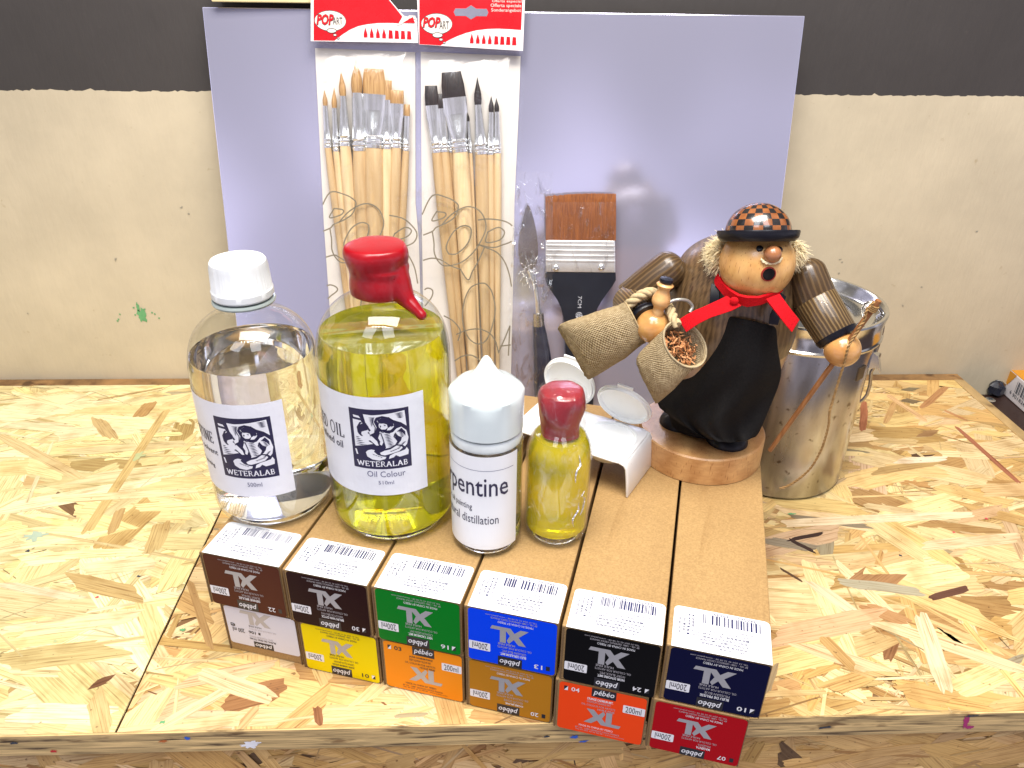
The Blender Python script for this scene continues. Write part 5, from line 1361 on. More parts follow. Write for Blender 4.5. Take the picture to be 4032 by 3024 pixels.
for j in range(3):
    for i in range(NN):
        a0 = j * m_ + i * 2; b0 = a0 + m_
        fs += [(a0, a0 + 2, b0 + 2, b0), (a0 + 1, b0 + 1, b0 + 3, a0 + 3)]
    for i in (0, NN):
        a0 = j * m_ + i * 2; b0 = a0 + m_; fs.append((a0, a0 + 1, b0 + 1, b0))
for i in range(NN): b0 = 3 * m_ + i * 2; fs.append((b0, b0 + 2, b0 + 3, b0 + 1))
mb.add(vs, fs).build('bristles', M_brn, fb, smooth=50)
(fx0, fy1), (fx1, _a), (fx1b, fy0), (fx0b, _b) = [(0.2912,0.1804),(0.3534,0.1814),(0.3554,0.1519),(0.2921,0.1513)]
mb = MB()
rows = []
for v_, z_ in ((0, .0045), (.02, .0049), (.12, .0049), (.14, .0056), (.17, .0056), (.19, .0049), (.28, .0049), (.30, .0056), (.33, .0056), (.35, .0049), (.44, .0049), (.46, .0056), (.49, .0056), (.51, .0049), (.60, .0049), (.62, .0056), (.66, .0056), (.68, .0049), (.97, .0049), (1.0, .0045)):
    y = fy1 + (fy0 - fy1) * v_; xa = fx0 + (fx0b - fx0) * v_; xb = fx1 + (fx1b - fx1) * v_
    rows.append([(xa, y, -z_ * .8), (xa - .0001, y, z_ * .8), (xa + .0012, y, z_), (xb - .0012, y, z_), (xb + .0001, y, z_ * .8), (xb, y, -z_ * .8)])
vs = [p_ for r_ in rows for p_ in r_]
fs = [(j * 6 + k, j * 6 + (k + 1) % 6, (j + 1) * 6 + (k + 1) % 6, (j + 1) * 6 + k) for j in range(len(rows) - 1) for k in range(6)]
fs += [tuple(range(6))[::-1], tuple((len(rows) - 1) * 6 + k for k in range(6))]
ferr = mb.add(vs, fs).build('ferrule', simple('bright_ferrule', (0.90, 0.90, 0.90), 0.38, metal=0.7, var=0.08, scale=60), fb, smooth=30)
for (x_, y_) in [(0.301,0.1554),(0.3423,0.1565)]:
    MB().lathe([(0.0028, 0.0), (0.0030, 0.0005), (0.0022, 0.0012), (0.0010, 0.0014), (0.0007, 0.0006), (0.0, 0.0006)], 24, 0, Matrix.Translation((x_, y_, 0.0049))).build('rivet', M_alu, ferr)
hp = [(0.2918,0.151),(0.3557,0.1516),(0.3563,0.1447),(0.3533,0.139),(0.3484,0.1318),(0.3438,0.1245),(0.3406,0.118),(0.339,0.1121),(0.3384,0.1055),(0.3381,0.0937),(0.3381,0.0974),(0.3413,0.0208),(0.3415,0.0073),(0.3155,0.0071),(0.3133,0.058),(0.3117,0.0933),(0.3115,0.0935),(0.3107,0.1038),(0.3093,0.1104),(0.3068,0.1184),(0.3033,0.1256),(0.2988,0.132),(0.2941,0.1384),(0.2919,0.1433)]
mb = MB(); slab(mb, hp, -0.0045, 0.0045)
handle_ = mb.build('handle', simple('black_lacquer', (0.010, 0.012, 0.020), 0.42, coat=0.15), fb, smooth=30, bevel=0.0016)
a = Art()
a.text('7CM', *bb(*((0.3222,0.1186),(0.3257,0.1296))), 0, 1, 0.0, rot=-90)
lc = (0.3238,0.1114)
a.ellipse(lc[0], lc[1], 0.0032, 0.0032, 0, 1)
a.stroke([(lc[0] + r_ * math.cos(th_), lc[1] + r_ * math.sin(th_)) for r_, th_ in [(0.0003 + 0.0022 * k / 22, k * 0.42) for k in range(23)]], 0.0006, 1, 2)
a.rect(lc[0] - .004, lc[1] - .0002, lc[0] - .0020, lc[1] + .0002, 1, 3); a.rect(lc[0] + .0016, lc[1] + .001, lc[0] + .004, lc[1] + .0016, 1, 3)
a.build('size_print', [simple('pale_grey_print', (0.45, 0.46, 0.50), 0.4), M_black], handle_, lambda u, v, h: (u, v, 0.0047 + h))
# clear sleeve over the bristles
sl = [(0.2896,0.214),(0.352,0.2149),(0.3549,0.1527),(0.2912,0.1521)]
def sheet(name, P, z, parent, mat, amp, nu, nv, seed, edge=True):
    q = random.Random(seed); vs = []
    for j in range(nv + 1):
        for i in range(nu + 1):
            u, v_ = i / nu, j / nv
            x = (P[3][0] + (P[2][0] - P[3][0]) * u) * (1 - v_) + (P[0][0] + (P[1][0] - P[0][0]) * u) * v_
            y = (P[3][1] + (P[2][1] - P[3][1]) * u) * (1 - v_) + (P[0][1] + (P[1][1] - P[0][1]) * u) * v_
            vs.append((x, y, z + q.gauss(0, amp)))
    fs = [(j * (nu + 1) + i, j * (nu + 1) + i + 1, (j + 1) * (nu + 1) + i + 1, (j + 1) * (nu + 1) + i) for j in range(nv) for i in range(nu)]
    return MB().add(vs, fs).build(name, mat, parent, smooth=40)
sheet('clear_sleeve', sl, 0.0068, fb, film('sleeve_film', gloss=0.04, ridge=0.42, scale=(90, 45, 55), hazy=0.02, bump=0.8, thr=0.60), 0.0006, 14, 14, 3)

# ------------------------------------------------------------------ palette knife in its cellophane
kn = on_board('palette_knife', 0.0070, 'palette knife with leaf shaped steel blade and dark handle in crinkled cellophane', 'palette knife')
bl = [(0.2744,0.2115),(0.2772,0.2069),(0.2799,0.1988),(0.2826,0.188),(0.2845,0.1757),(0.2847,0.1673),(0.2835,0.1596),(0.2805,0.154),(0.276,0.1515),(0.2718,0.1532),(0.2684,0.1588),(0.2666,0.1671),(0.2665,0.1755),(0.268,0.1865),(0.2702,0.1987),(0.2723,0.2075)]
mb = MB(); slab(mb, bl, 0.0040, 0.0047)
mb.build('blade', simple('blade_steel', (0.50, 0.46, 0.44), 0.22, metal=1.0, var=0.25, scale=30), kn, smooth=0, bevel=0.0002)
nk = [(0.2769,0.1525),(0.2803,0.1448),(0.2829,0.1362),(0.2847,0.1247),(0.286,0.1109)]
MB().tube([(x, y, z) for (x, y), z in zip(nk, (.0044, .006, .0075, .007, .005))], [0.0024, 0.0020, 0.0019, 0.0021, 0.0026], 14).build('shank', M_alu, kn)
mb = MB(); (a0x, a0y), (a1x, a1y) = [(0.286,0.1124),(0.2868,0.1005)]
mb.tube([(a0x, a0y, 0.005), (a1x, a1y, 0.005)], [0.0050, 0.0054], 24)
mb.build('ferrule', simple('dull_gold_ferrule', (0.55, 0.50, 0.40), 0.25, metal=1.0), kn, smooth=30)
hk = [(0.2868,0.1005),(0.2882,0.091),(0.2897,0.079),(0.2908,0.0684),(0.2914,0.0576),(0.2906,0.0422),(0.2908,0.0217)]
MB().tube([(x, y, 0.005) for x, y in hk], [0.0056, 0.0066, 0.0078, 0.0086, 0.0084, 0.0074, 0.0060], 24).build('handle', simple('dark_blue_black_wood', (0.010, 0.012, 0.03), 0.22, coat=0.5), kn, smooth=50)
w1 = [(0.2634,0.2396),(0.2957,0.24),(0.2985,0.1156),(0.258,0.1145)]; w2_ = [(0.2608,0.1152),(0.2947,0.1155),(0.2993,0.0255),(0.2611,0.0251)]
M_cello = film('cellophane', gloss=0.04, ridge=0.45, scale=(110, 32, 60), hazy=0.03, bump=0.9, thr=0.60)
sheet('cellophane_sleeve', w1, 0.0095, kn, M_cello, 0.0011, 12, 34, 5)
sheet('cellophane_sleeve', w2_, 0.0150, kn, M_cello, 0.0008, 8, 20, 6)
mb = MB(); q = random.Random(3)
(cx0, cy0), = [(0.2756,0.1522)]
for k in range(26):
    a_ = q.uniform(0, 6.28); r_ = q.uniform(0.002, 0.007)
    pts = [(cx0 + r_ * math.cos(a_) + q.uniform(-.002, .002), cy0 + r_ * math.sin(a_), 0.0115)]
    for i in range(4): pts.append((pts[-1][0] + q.uniform(-.0025, .0025) + .0008 * math.cos(a_), pts[-1][1] + q.uniform(-.003, .003) + .0022 * math.sin(a_), 0.0115 + q.uniform(-.0008, .0008)))
    mb.tube(pts, [.00008, .0002, .00024, .0002, .00006], 5, flat=1.8)
mb.build('crinkle_fold', film('cellophane_fold', gloss=0.6, ridge=0.9, scale=(200, 200, 200), hazy=0.35), kn, smooth=30)

# ------------------------------------------------------------------ the turned wooden smoker figurine
FB = (0.1599, 0.4625, ZT)
FM = Matrix.Translation(FB) @ Matrix.Rotation(-0.3329, 4, 'Z')
fig = empty('wooden_figurine', None, 0, 'turned wooden man with checkered hat, red scarf and black apron on a round base', 'figurine', None, FM)
M_beech = wood('beech_wood', (0.42, 0.20, 0.070), (0.66, 0.38, 0.155), (22, 22, 60), 0.42, 0.15, 0.7, 0.35)
M_face = wood('pale_polished_wood', (0.58, 0.28, 0.080), (0.78, 0.46, 0.16), (30, 30, 14), 0.34, 0.3, 0.8, 0.25)
M_handw = wood('hand_wood', (0.48, 0.22, 0.065), (0.66, 0.35, 0.115), (20, 20, 70), 0.25, 0.5, 0.9, 0.4, False)
M_brown = wood('brown_stained_wood', (0.045, 0.026, 0.012), (0.20, 0.120, 0.055), (60, 150, 14), 0.36, 0.2, 1.6, 0.22, (500, 500, 60))
M_brown2 = None
M_tanw = wood('tan_wood', (0.34, 0.17, 0.070), (0.52, 0.30, 0.14), (30, 30, 12), 0.35, 0.3, 0.8, 0.3)
def striped(name, dark, light, n):
    t = NT(name)
    uv = t.n('UVMap'); sp = t.n('SeparateXYZ'); t.l(uv.outputs[0], sp.inputs[0])
    v = t.mapped((60, 60, 60)); no = t.n('TexNoise', Scale=1.0, Detail=3.0); t.l(v, no.inputs['Vector'])
    m1 = t.n('Math'); m1.operation = 'MULTIPLY'; m1.inputs[1].default_value = n * 6.2832; t.l(sp.outputs['X'], m1.inputs[0])
    m3 = t.n('Math'); m3.operation = 'MULTIPLY_ADD'; m3.inputs[1].default_value = 5.0; t.l(no.outputs[0], m3.inputs[0]); t.l(m1.outputs[0], m3.inputs[2])
    m2 = t.n('Math'); m2.operation = 'SINE'; t.l(m3.outputs[0], m2.inputs[0])
    r = t.ramp(m2.outputs[0], [(0.0, dark), (0.75, light)])
    t.l(r.outputs[0], t.b.inputs['Base Color'])
    t.b.inputs['Roughness'].default_value = 0.34; t.b.inputs['Coat Weight'].default_value = 0.25
    t.bump(m2.outputs[0], 0.15, 0.0003)
    return t.m
M_brown2 = striped('brown_arm_wood', (0.060, 0.034, 0.014), (0.115, 0.068, 0.028), 24)
M_str = striped('grooved_sleeve_wood', (0.065, 0.038, 0.015), (0.19, 0.122, 0.050), 34)
M_blk = simple('black_lacquered_wood', (0.005, 0.005, 0.009), 0.38, coat=0.1, spec=0.3)
def cloth(name, c, sc=900, b=0.5, rough=0.85):
    t = NT(name)
    v = t.mapped((1, 1, 1)); n1 = t.n('TexNoise', Scale=sc, Detail=2.0); t.l(v, n1.inputs['Vector'])
    r = t.ramp(n1.outputs[0], [(0.3, tuple(x * .75 for x in c)), (0.7, tuple(x * 1.2 for x in c))])
    t.l(r.outputs[0], t.b.inputs['Base Color']); t.b.inputs['Roughness'].default_value = rough
    t.b.inputs['Specular IOR Level'].default_value = 0.15
    t.b.inputs['Sheen Weight'].default_value = 0.0
    t.bump(n1.outputs[0], b, 0.0004); return t.m
M_apron = cloth('black_cotton', (0.0085, 0.0075, 0.0075))
M_felt = cloth('red_felt', (0.60, 0.006, 0.012), 1400, 0.5)
FR_, FT_ = 0.0448, 0.0214
MB().lathe([(0.0, 0.0), (FR_ - 0.0006, 0.0), (FR_, 0.0006), (FR_, FT_ - 0.0010), (FR_ - 0.0010, FT_), (0.0, FT_)], 96).build('base', M_beech, fig, smooth=30)
for (c, s_) in (((-0.0168,-0.0152,0.0214), 0.95), ((0.0186,-0.0295,0.0214), 1.0)):
    mb = MB(); mb.sphere((c[0], c[1] + 0.0140 * s_, FT_), 0.0145 * s_, 36, 18, 0, (1.0, 1.0, 0.75))
    mb.v = [(x, y, max(z, FT_)) for x, y, z in mb.v]
    mb.build('shoe', M_blk, fig)
prof = [(0.0422,0.092),(0.0429,0.0971),(0.0436,0.1038),(0.0435,0.1138),(0.0417,0.1299),(0.0376,0.1441),(0.0316,0.1524),(0.0225,0.1585),(0.0124,0.1621),(0.0012,0.1633)]
TXM = Matrix.Translation((0.0070, 0.002, 0))
MB().lathe(curve_prof(prof, 4)[:-1] + [(0.0, prof[-1][1])], 72, 0, TXM).build('torso', M_brown, fig)
prof = [(0.0292,0.0311),(0.0327,0.0478),(0.0362,0.0623),(0.0392,0.0775),(0.0413,0.0886),(0.042,0.0927)]
MB().lathe([(0.0, prof[0][1])] + curve_prof(prof, 3), 72, 0, TXM).build('belly', M_tanw, fig)
MB().lathe([(0.0, FT_ + 0.004), (0.021, FT_ + 0.004), (0.0245, 0.040), (0.0275, 0.052), (0.0290, 0.0600)], 56, 0, Matrix.Translation((-0.002, -0.004, 0))).build('trousers', M_apron, fig)

# apron: a hanging cloth, rows from the bib down to the hem
rows = [[(-0.0004,-0.036,0.1243),(0.001,-0.0371,0.1247),(0.0024,-0.0381,0.1251),(0.0039,-0.0391,0.1254),(0.0053,-0.0399,0.1257),(0.0067,-0.0406,0.1259),(0.0081,-0.0412,0.1261),(0.0095,-0.0418,0.1262),(0.0109,-0.0422,0.1263),(0.0122,-0.0426,0.1263),(0.0136,-0.0428,0.1263),(0.015,-0.043,0.1263),(0.0164,-0.043,0.1262),(0.0178,-0.043,0.126),(0.0192,-0.0428,0.1258),(0.0206,-0.0426,0.1255),(0.0221,-0.0422,0.1253),(0.0235,-0.0418,0.1249),(0.0249,-0.0413,0.1245),(0.0264,-0.0406,0.1241),(0.0278,-0.0399,0.1236),(0.0293,-0.0391,0.123),(0.0307,-0.0381,0.1224),(0.0322,-0.0371,0.1218),(0.0337,-0.036,0.1211)],[(-0.002,-0.035,0.1199),(-0.0004,-0.0367,0.1205),(0.0012,-0.0382,0.1211),(0.0028,-0.0393,0.1215),(0.0043,-0.0402,0.1219),(0.0059,-0.0411,0.1222),(0.0074,-0.042,0.1225),(0.009,-0.0427,0.1228),(0.0105,-0.0433,0.123),(0.0121,-0.0438,0.1231),(0.0136,-0.0443,0.1233),(0.0152,-0.0447,0.1234),(0.0167,-0.0448,0.1234),(0.0182,-0.0446,0.1232),(0.0198,-0.0442,0.123),(0.0214,-0.0438,0.1228),(0.0229,-0.0433,0.1225),(0.0245,-0.0427,0.1222),(0.0261,-0.042,0.1219),(0.0277,-0.0412,0.1215),(0.0292,-0.0404,0.1211),(0.0308,-0.0394,0.1206),(0.0325,-0.0382,0.12),(0.0341,-0.0366,0.1193),(0.0358,-0.0349,0.1185)],[(-0.0055,-0.0323,0.1127),(-0.0037,-0.0347,0.1134),(-0.0018,-0.0368,0.114),(-0.0,-0.0384,0.1145),(0.0018,-0.0395,0.1147),(0.0036,-0.0404,0.1149),(0.0053,-0.0418,0.1152),(0.0071,-0.0433,0.1157),(0.0088,-0.0446,0.116),(0.0106,-0.0454,0.1162),(0.0123,-0.0459,0.1163),(0.014,-0.0464,0.1163),(0.0157,-0.0466,0.1163),(0.0175,-0.0462,0.116),(0.0193,-0.0452,0.1154),(0.021,-0.0443,0.115),(0.0228,-0.0438,0.1146),(0.0245,-0.0434,0.1144),(0.0263,-0.0426,0.114),(0.0281,-0.0414,0.1134),(0.0299,-0.0401,0.1128),(0.0317,-0.0387,0.1122),(0.0335,-0.0369,0.1114),(0.0354,-0.0344,0.1103),(0.0374,-0.0316,0.1091)],[(-0.0095,-0.0287,0.1027),(-0.0073,-0.0314,0.1035),(-0.0051,-0.0341,0.1044),(-0.003,-0.0366,0.1052),(-0.0009,-0.0386,0.1058),(0.0012,-0.0403,0.1062),(0.0032,-0.0421,0.1068),(0.0052,-0.0444,0.1075),(0.0072,-0.0465,0.1082),(0.0092,-0.0477,0.1086),(0.0112,-0.0481,0.1085),(0.0132,-0.0481,0.1083),(0.0152,-0.0481,0.1082),(0.0172,-0.0478,0.1078),(0.0193,-0.0469,0.1073),(0.0213,-0.0458,0.1066),(0.0233,-0.0449,0.1061),(0.0253,-0.0444,0.1058),(0.0273,-0.0437,0.1054),(0.0294,-0.042,0.1046),(0.0315,-0.0397,0.1035),(0.0337,-0.037,0.1022),(0.0359,-0.0343,0.101),(0.0381,-0.0312,0.0995),(0.0405,-0.0274,0.0978)],[(-0.013,-0.025,0.091),(-0.0105,-0.0281,0.092),(-0.0079,-0.0311,0.093),(-0.0054,-0.0344,0.0942),(-0.003,-0.0378,0.0955),(-0.0006,-0.0407,0.0965),(0.0018,-0.0431,0.0974),(0.0041,-0.0456,0.0982),(0.0064,-0.048,0.0991),(0.0087,-0.0497,0.0997),(0.011,-0.0502,0.0997),(0.0133,-0.0497,0.0993),(0.0156,-0.0492,0.0988),(0.0179,-0.049,0.0986),(0.0202,-0.0487,0.0983),(0.0225,-0.0478,0.0977),(0.0248,-0.0466,0.097),(0.0271,-0.0456,0.0965),(0.0294,-0.0445,0.0959),(0.0318,-0.0425,0.0949),(0.0343,-0.0392,0.0933),(0.0369,-0.0352,0.0913),(0.0395,-0.0313,0.0894),(0.0421,-0.0275,0.0877),(0.0448,-0.0234,0.0858)],[(-0.0173,-0.0227,0.0788),(-0.0145,-0.026,0.0799),(-0.0117,-0.0285,0.0807),(-0.009,-0.0318,0.0819),(-0.0063,-0.0364,0.0838),(-0.0036,-0.0411,0.0859),(-0.001,-0.0444,0.0872),(0.0015,-0.0464,0.088),(0.004,-0.048,0.0885),(0.0065,-0.0495,0.0891),(0.009,-0.05,0.0893),(0.0115,-0.0491,0.0887),(0.014,-0.0478,0.0879),(0.0165,-0.0475,0.0877),(0.0189,-0.0483,0.0882),(0.0213,-0.0488,0.0885),(0.0237,-0.048,0.0881),(0.0263,-0.0462,0.0873),(0.0288,-0.0442,0.0865),(0.0313,-0.042,0.0855),(0.034,-0.0384,0.084),(0.0368,-0.0334,0.0817),(0.0397,-0.0282,0.0794),(0.0425,-0.0243,0.0778),(0.0452,-0.0212,0.0766)],[(-0.0222,-0.0203,0.0668),(-0.019,-0.0249,0.0685),(-0.016,-0.0286,0.0698),(-0.0131,-0.032,0.071),(-0.0101,-0.0362,0.0727),(-0.0073,-0.0414,0.075),(-0.0045,-0.0455,0.0768),(-0.0018,-0.047,0.0773),(0.0009,-0.0466,0.0769),(0.0036,-0.0464,0.0765),(0.0062,-0.047,0.0767),(0.0089,-0.0475,0.0769),(0.0115,-0.047,0.0767),(0.0141,-0.0467,0.0765),(0.0167,-0.0476,0.0771),(0.0192,-0.0491,0.0781),(0.0217,-0.0492,0.0783),(0.0244,-0.0467,0.0773),(0.0272,-0.0428,0.0755),(0.0299,-0.0392,0.074),(0.0327,-0.0361,0.0728),(0.0355,-0.0324,0.0714),(0.0384,-0.0279,0.0696),(0.0413,-0.024,0.0681),(0.0441,-0.0215,0.0675)],[(-0.0277,-0.0195,0.0552),(-0.0243,-0.0249,0.0572),(-0.0209,-0.0316,0.06),(-0.0177,-0.0368,0.0621),(-0.0146,-0.0397,0.063),(-0.0117,-0.0417,0.0635),(-0.0087,-0.0441,0.0644),(-0.0058,-0.0457,0.0648),(-0.0029,-0.0451,0.0641),(-0.0001,-0.0432,0.0628),(0.0027,-0.0429,0.0624),(0.0055,-0.0452,0.0636),(0.0082,-0.0484,0.0653),(0.0109,-0.0497,0.0662),(0.0137,-0.0492,0.066),(0.0164,-0.0485,0.0658),(0.0191,-0.048,0.0658),(0.0219,-0.046,0.0651),(0.0248,-0.0415,0.063),(0.0278,-0.0363,0.0607),(0.0306,-0.033,0.0595),(0.0334,-0.0323,0.0598),(0.036,-0.0317,0.0602),(0.0389,-0.0292,0.0598),(0.0418,-0.0255,0.0587)],[(-0.0344,-0.0253,0.0471),(-0.0308,-0.0293,0.0483),(-0.0272,-0.035,0.0505),(-0.0236,-0.0409,0.053),(-0.0203,-0.0439,0.0539),(-0.0172,-0.0429,0.0527),(-0.0141,-0.0409,0.0509),(-0.011,-0.0409,0.0504),(-0.0078,-0.0428,0.0511),(-0.0047,-0.0444,0.0517),(-0.0017,-0.045,0.0518),(0.0013,-0.0465,0.0526),(0.0043,-0.05,0.0546),(0.0072,-0.053,0.0564),(0.0101,-0.0524,0.0563),(0.0131,-0.0483,0.0541),(0.0162,-0.0439,0.0518),(0.0192,-0.0415,0.0509),(0.0221,-0.0403,0.0508),(0.0251,-0.0382,0.0502),(0.0281,-0.0356,0.0494),(0.031,-0.0348,0.0497),(0.0337,-0.0358,0.0513),(0.0365,-0.0357,0.0522),(0.0396,-0.0317,0.051)],[(-0.0267,-0.0303,0.0454),(-0.0236,-0.0339,0.0461),(-0.0206,-0.0372,0.0467),(-0.0176,-0.0411,0.0479),(-0.0146,-0.0439,0.0484),(-0.0119,-0.0431,0.047),(-0.0092,-0.0401,0.0443),(-0.0064,-0.0389,0.0429),(-0.0036,-0.0415,0.0438),(-0.0009,-0.0456,0.0458),(0.0018,-0.0482,0.0469),(0.0044,-0.0491,0.0472),(0.007,-0.0504,0.0478),(0.0096,-0.0523,0.0489),(0.0122,-0.0521,0.0488),(0.0148,-0.048,0.0465),(0.0176,-0.0423,0.0433),(0.0203,-0.0392,0.0418),(0.0228,-0.0394,0.0424),(0.0253,-0.0403,0.0435),(0.0278,-0.0396,0.0437),(0.0304,-0.038,0.0436),(0.0329,-0.0375,0.0442),(0.0353,-0.0371,0.045),(0.038,-0.0337,0.0441)],[(-0.0192,-0.0349,0.0432),(-0.0165,-0.0388,0.0441),(-0.014,-0.0396,0.0433),(-0.0115,-0.0403,0.0426),(-0.009,-0.0419,0.0425),(-0.0066,-0.0422,0.0417),(-0.0042,-0.0402,0.0397),(-0.0018,-0.0387,0.038),(0.0006,-0.0411,0.0389),(0.0029,-0.0467,0.0418),(0.0052,-0.0513,0.0442),(0.0074,-0.0522,0.0445),(0.0097,-0.051,0.0436),(0.012,-0.0503,0.0431),(0.0142,-0.0497,0.0428),(0.0165,-0.0469,0.0412),(0.0189,-0.042,0.0384),(0.0213,-0.0384,0.0365),(0.0234,-0.0391,0.0374),(0.0254,-0.0424,0.04),(0.0275,-0.0439,0.0416),(0.0297,-0.0421,0.0412),(0.032,-0.0391,0.0403),(0.0342,-0.0368,0.0399),(0.0365,-0.0338,0.0392)],[(-0.0076,-0.0386,0.0388),(-0.0056,-0.0423,0.0402),(-0.0037,-0.042,0.0392),(-0.0018,-0.0409,0.0377),(0.0,-0.0413,0.0374),(0.0019,-0.042,0.0373),(0.0037,-0.0411,0.0362),(0.0056,-0.04,0.0351),(0.0074,-0.0419,0.036),(0.009,-0.0473,0.0392),(0.0107,-0.0523,0.0422),(0.0124,-0.0535,0.0429),(0.0141,-0.0512,0.0416),(0.0159,-0.049,0.0404),(0.0176,-0.048,0.04),(0.0194,-0.0462,0.0393),(0.0212,-0.0426,0.0374),(0.0231,-0.0394,0.0361),(0.0247,-0.0401,0.0371),(0.0261,-0.0439,0.0401),(0.0275,-0.0464,0.0424),(0.0292,-0.045,0.0424),(0.031,-0.0412,0.041),(0.0328,-0.0379,0.0401),(0.0346,-0.0352,0.0396)]]
n_ = 25
vs = [p_ for r_ in rows for p_ in r_]
ap = MB().add(vs, [(j * n_ + k, j * n_ + k + 1, (j + 1) * n_ + k + 1, (j + 1) * n_ + k) for j in range(len(rows) - 1) for k in range(n_ - 1)]).build('apron', M_apron, fig, smooth=80)
so = ap.modifiers.new('thick', 'SOLIDIFY'); so.thickness = 0.0007
su = ap.modifiers.new('sub', 'SUBSURF'); su.levels = 1; su.render_levels = 1
def ribbon(name, pts, widths, mat, parent, thick=0.0012, wdir=None):
    # cloth band through 3D points, its width vector given per point
    vs = []; n = len(pts)
    for i, p_ in enumerate(pts):
        p_ = Vector(p_); w = Vector(widths[i])
        t = (Vector(pts[min(i + 1, n - 1)]) - Vector(pts[max(i - 1, 0)])).normalized()
        nn = t.cross(w).normalized() * thick / 2
        vs += [p_ - w / 2 - nn, p_ + w / 2 - nn, p_ + w / 2 + nn, p_ - w / 2 + nn]
    fs = [(i * 4 + k, i * 4 + (k + 1) % 4, (i + 1) * 4 + (k + 1) % 4, (i + 1) * 4 + k) for i in range(n - 1) for k in range(4)]
    fs += [(0, 1, 2, 3)[::-1], tuple((n - 1) * 4 + k for k in range(4))]
    return MB().add(vs, fs).build(name, mat, parent, smooth=40, bevel=0.0002)
def band(name, ea, eb, mat, thick=0.0014):
    ea = [Vector(p_) for p_ in ea]; eb = [Vector(p_) for p_ in eb]
    return ribbon(name, [(p_ + q_) / 2 for p_, q_ in zip(ea, eb)], [q_ - p_ for p_, q_ in zip(ea, eb)], mat, fig, thick)
# straps
band('strap', [(-0.0078,-0.03,0.1444),(-0.0074,-0.036,0.1397),(-0.0069,-0.04,0.1344),(-0.0066,-0.041,0.1297)], [(-0.0033,-0.032,0.1439),(-0.0022,-0.037,0.1408),(-0.0011,-0.041,0.1356),(0.0001,-0.042,0.1269)], M_blk)
band('strap', [(0.0329,-0.034,0.1425),(0.0317,-0.039,0.1375),(0.0293,-0.0425,0.1312),(0.0293,-0.044,0.1256)], [(0.0366,-0.031,0.139),(0.0357,-0.037,0.135),(0.0352,-0.041,0.1303),(0.0347,-0.043,0.125)], M_blk)
# head
HC = Vector((0.0167,-0.034,0.1591)); HR = 0.022
def face_pt(P): return P
t = None
mb = MB().sphere(HC, HR, 64, 40, 0, (1.0, 1.0, 0.98))
head = mb.build('head', M_face, fig)
def disc_on(name, P, n, r, mat, parent, prof, seg=32):
    P = Vector(P); n = Vector(n).normalized()
    q = n.to_track_quat('Z', 'Y').to_matrix().to_4x4()
    return MB().lathe([(a_ * r, b_) for a_, b_ in prof], seg, 0, Matrix.Translation(P) @ q).build(name, mat, parent)
ep, en = ((0.0162,-0.0505,0.1734),(-0.0217,-0.7555,0.6548))
disc_on('eye', ep, en, 0.0019, M_blk, head, [(1.0, -0.0004), (1.0, 0.0003), (0.7, 0.0009), (0, 0.0011)])
ep, en = ((0.0274,-0.047,0.173),(0.4893,-0.5956,0.637))
disc_on('eye', ep, en, 0.0017, M_blk, head, [(1.0, -0.0004), (1.0, 0.0003), (0.7, 0.0009), (0, 0.0011)])
np_, nn_ = ((0.0236,-0.0532,0.1717),(0.2878,-0.8018,0.5237))
mb = MB().sphere(np_, 0.0050, 32, 20, 0, (1, 1, 1))
mb.build('nose', wood('nose_wood', (0.26, 0.095, 0.035), (0.38, 0.155, 0.060), (30, 30, 30), 0.3, 0.5, 1.0, 0.3, False), head)
mp_, mn_ = ((0.0234,-0.0549,0.1604),(0.3032,-0.9511,0.0584))
disc_on('mouth', mp_, mn_, 0.0040, simple('mouth_black', (0.004, 0.001, 0.001), 0.7), head, [(0.0, 0.0004), (0.86, 0.0004)])
disc_on('mouth_rim', mp_, mn_, 0.0042, simple('mouth_red', (0.28, 0.012, 0.008), 0.4), head, [(0.86, -0.0006), (0.88, 0.0005), (1.0, 0.0003), (1.03, -0.0006)])
wool = simple('pale_wool', (0.84, 0.72, 0.46), 0.85, var=0.2, scale=300)
pts = [(0.0177,-0.055,0.1689),(0.0192,-0.0554,0.1677),(0.0211,-0.0554,0.167),(0.0234,-0.0548,0.1669),(0.0261,-0.0536,0.1671),(0.028,-0.0523,0.1678),(0.0293,-0.0505,0.1693)]
mb = MB(); q = random.Random(6)
for s in range(3):
    mb.tube([(p_[0], p_[1] + 0.0004 * math.sin(i * 2 + s * 2.1), p_[2] + 0.0005 * math.cos(i * 2 + s * 2.1)) for i, p_ in enumerate(pts)], [0.0003] + [0.00055] * 5 + [0.0003], 8)
mb.build('moustache', wool, head)
def tuft(name, c, axis, length, spread, count, seed):
    q = random.Random(seed); mb = MB(); c = Vector(c); axis = Vector(axis).normalized()
    for k in range(count):
        d = (axis + Vector((q.gauss(0, spread), q.gauss(0, spread), q.gauss(0, spread)))).normalized()
        s = c + Vector((q.gauss(0, .0012), q.gauss(0, .0012), q.gauss(0, .0025)))
        l = length * q.uniform(.6, 1.05)
        side = d.orthogonal().normalized() * q.uniform(-.3, .3)
        p1 = s + d * l * .5 + Vector((0, 0, .0006)); p2 = s + (d + side).normalized() * l + Vector((0, 0, -.0012))
        w = q.uniform(.00016, .0003)
        mb.tube([s, p1, p2], [w, w, w * .3], 4, cap=False)
    return mb.build(name, wool, head, smooth=60, weld=False)
tuft('hair', (-0.0022,-0.026,0.1601), (-1.0, -0.25, -0.12), 0.0130, 0.50, 1500, 1)
tuft('hair', (0.035,-0.024,0.1658), (0.75, 0.1, -0.45), 0.0100, 0.42, 900, 2)
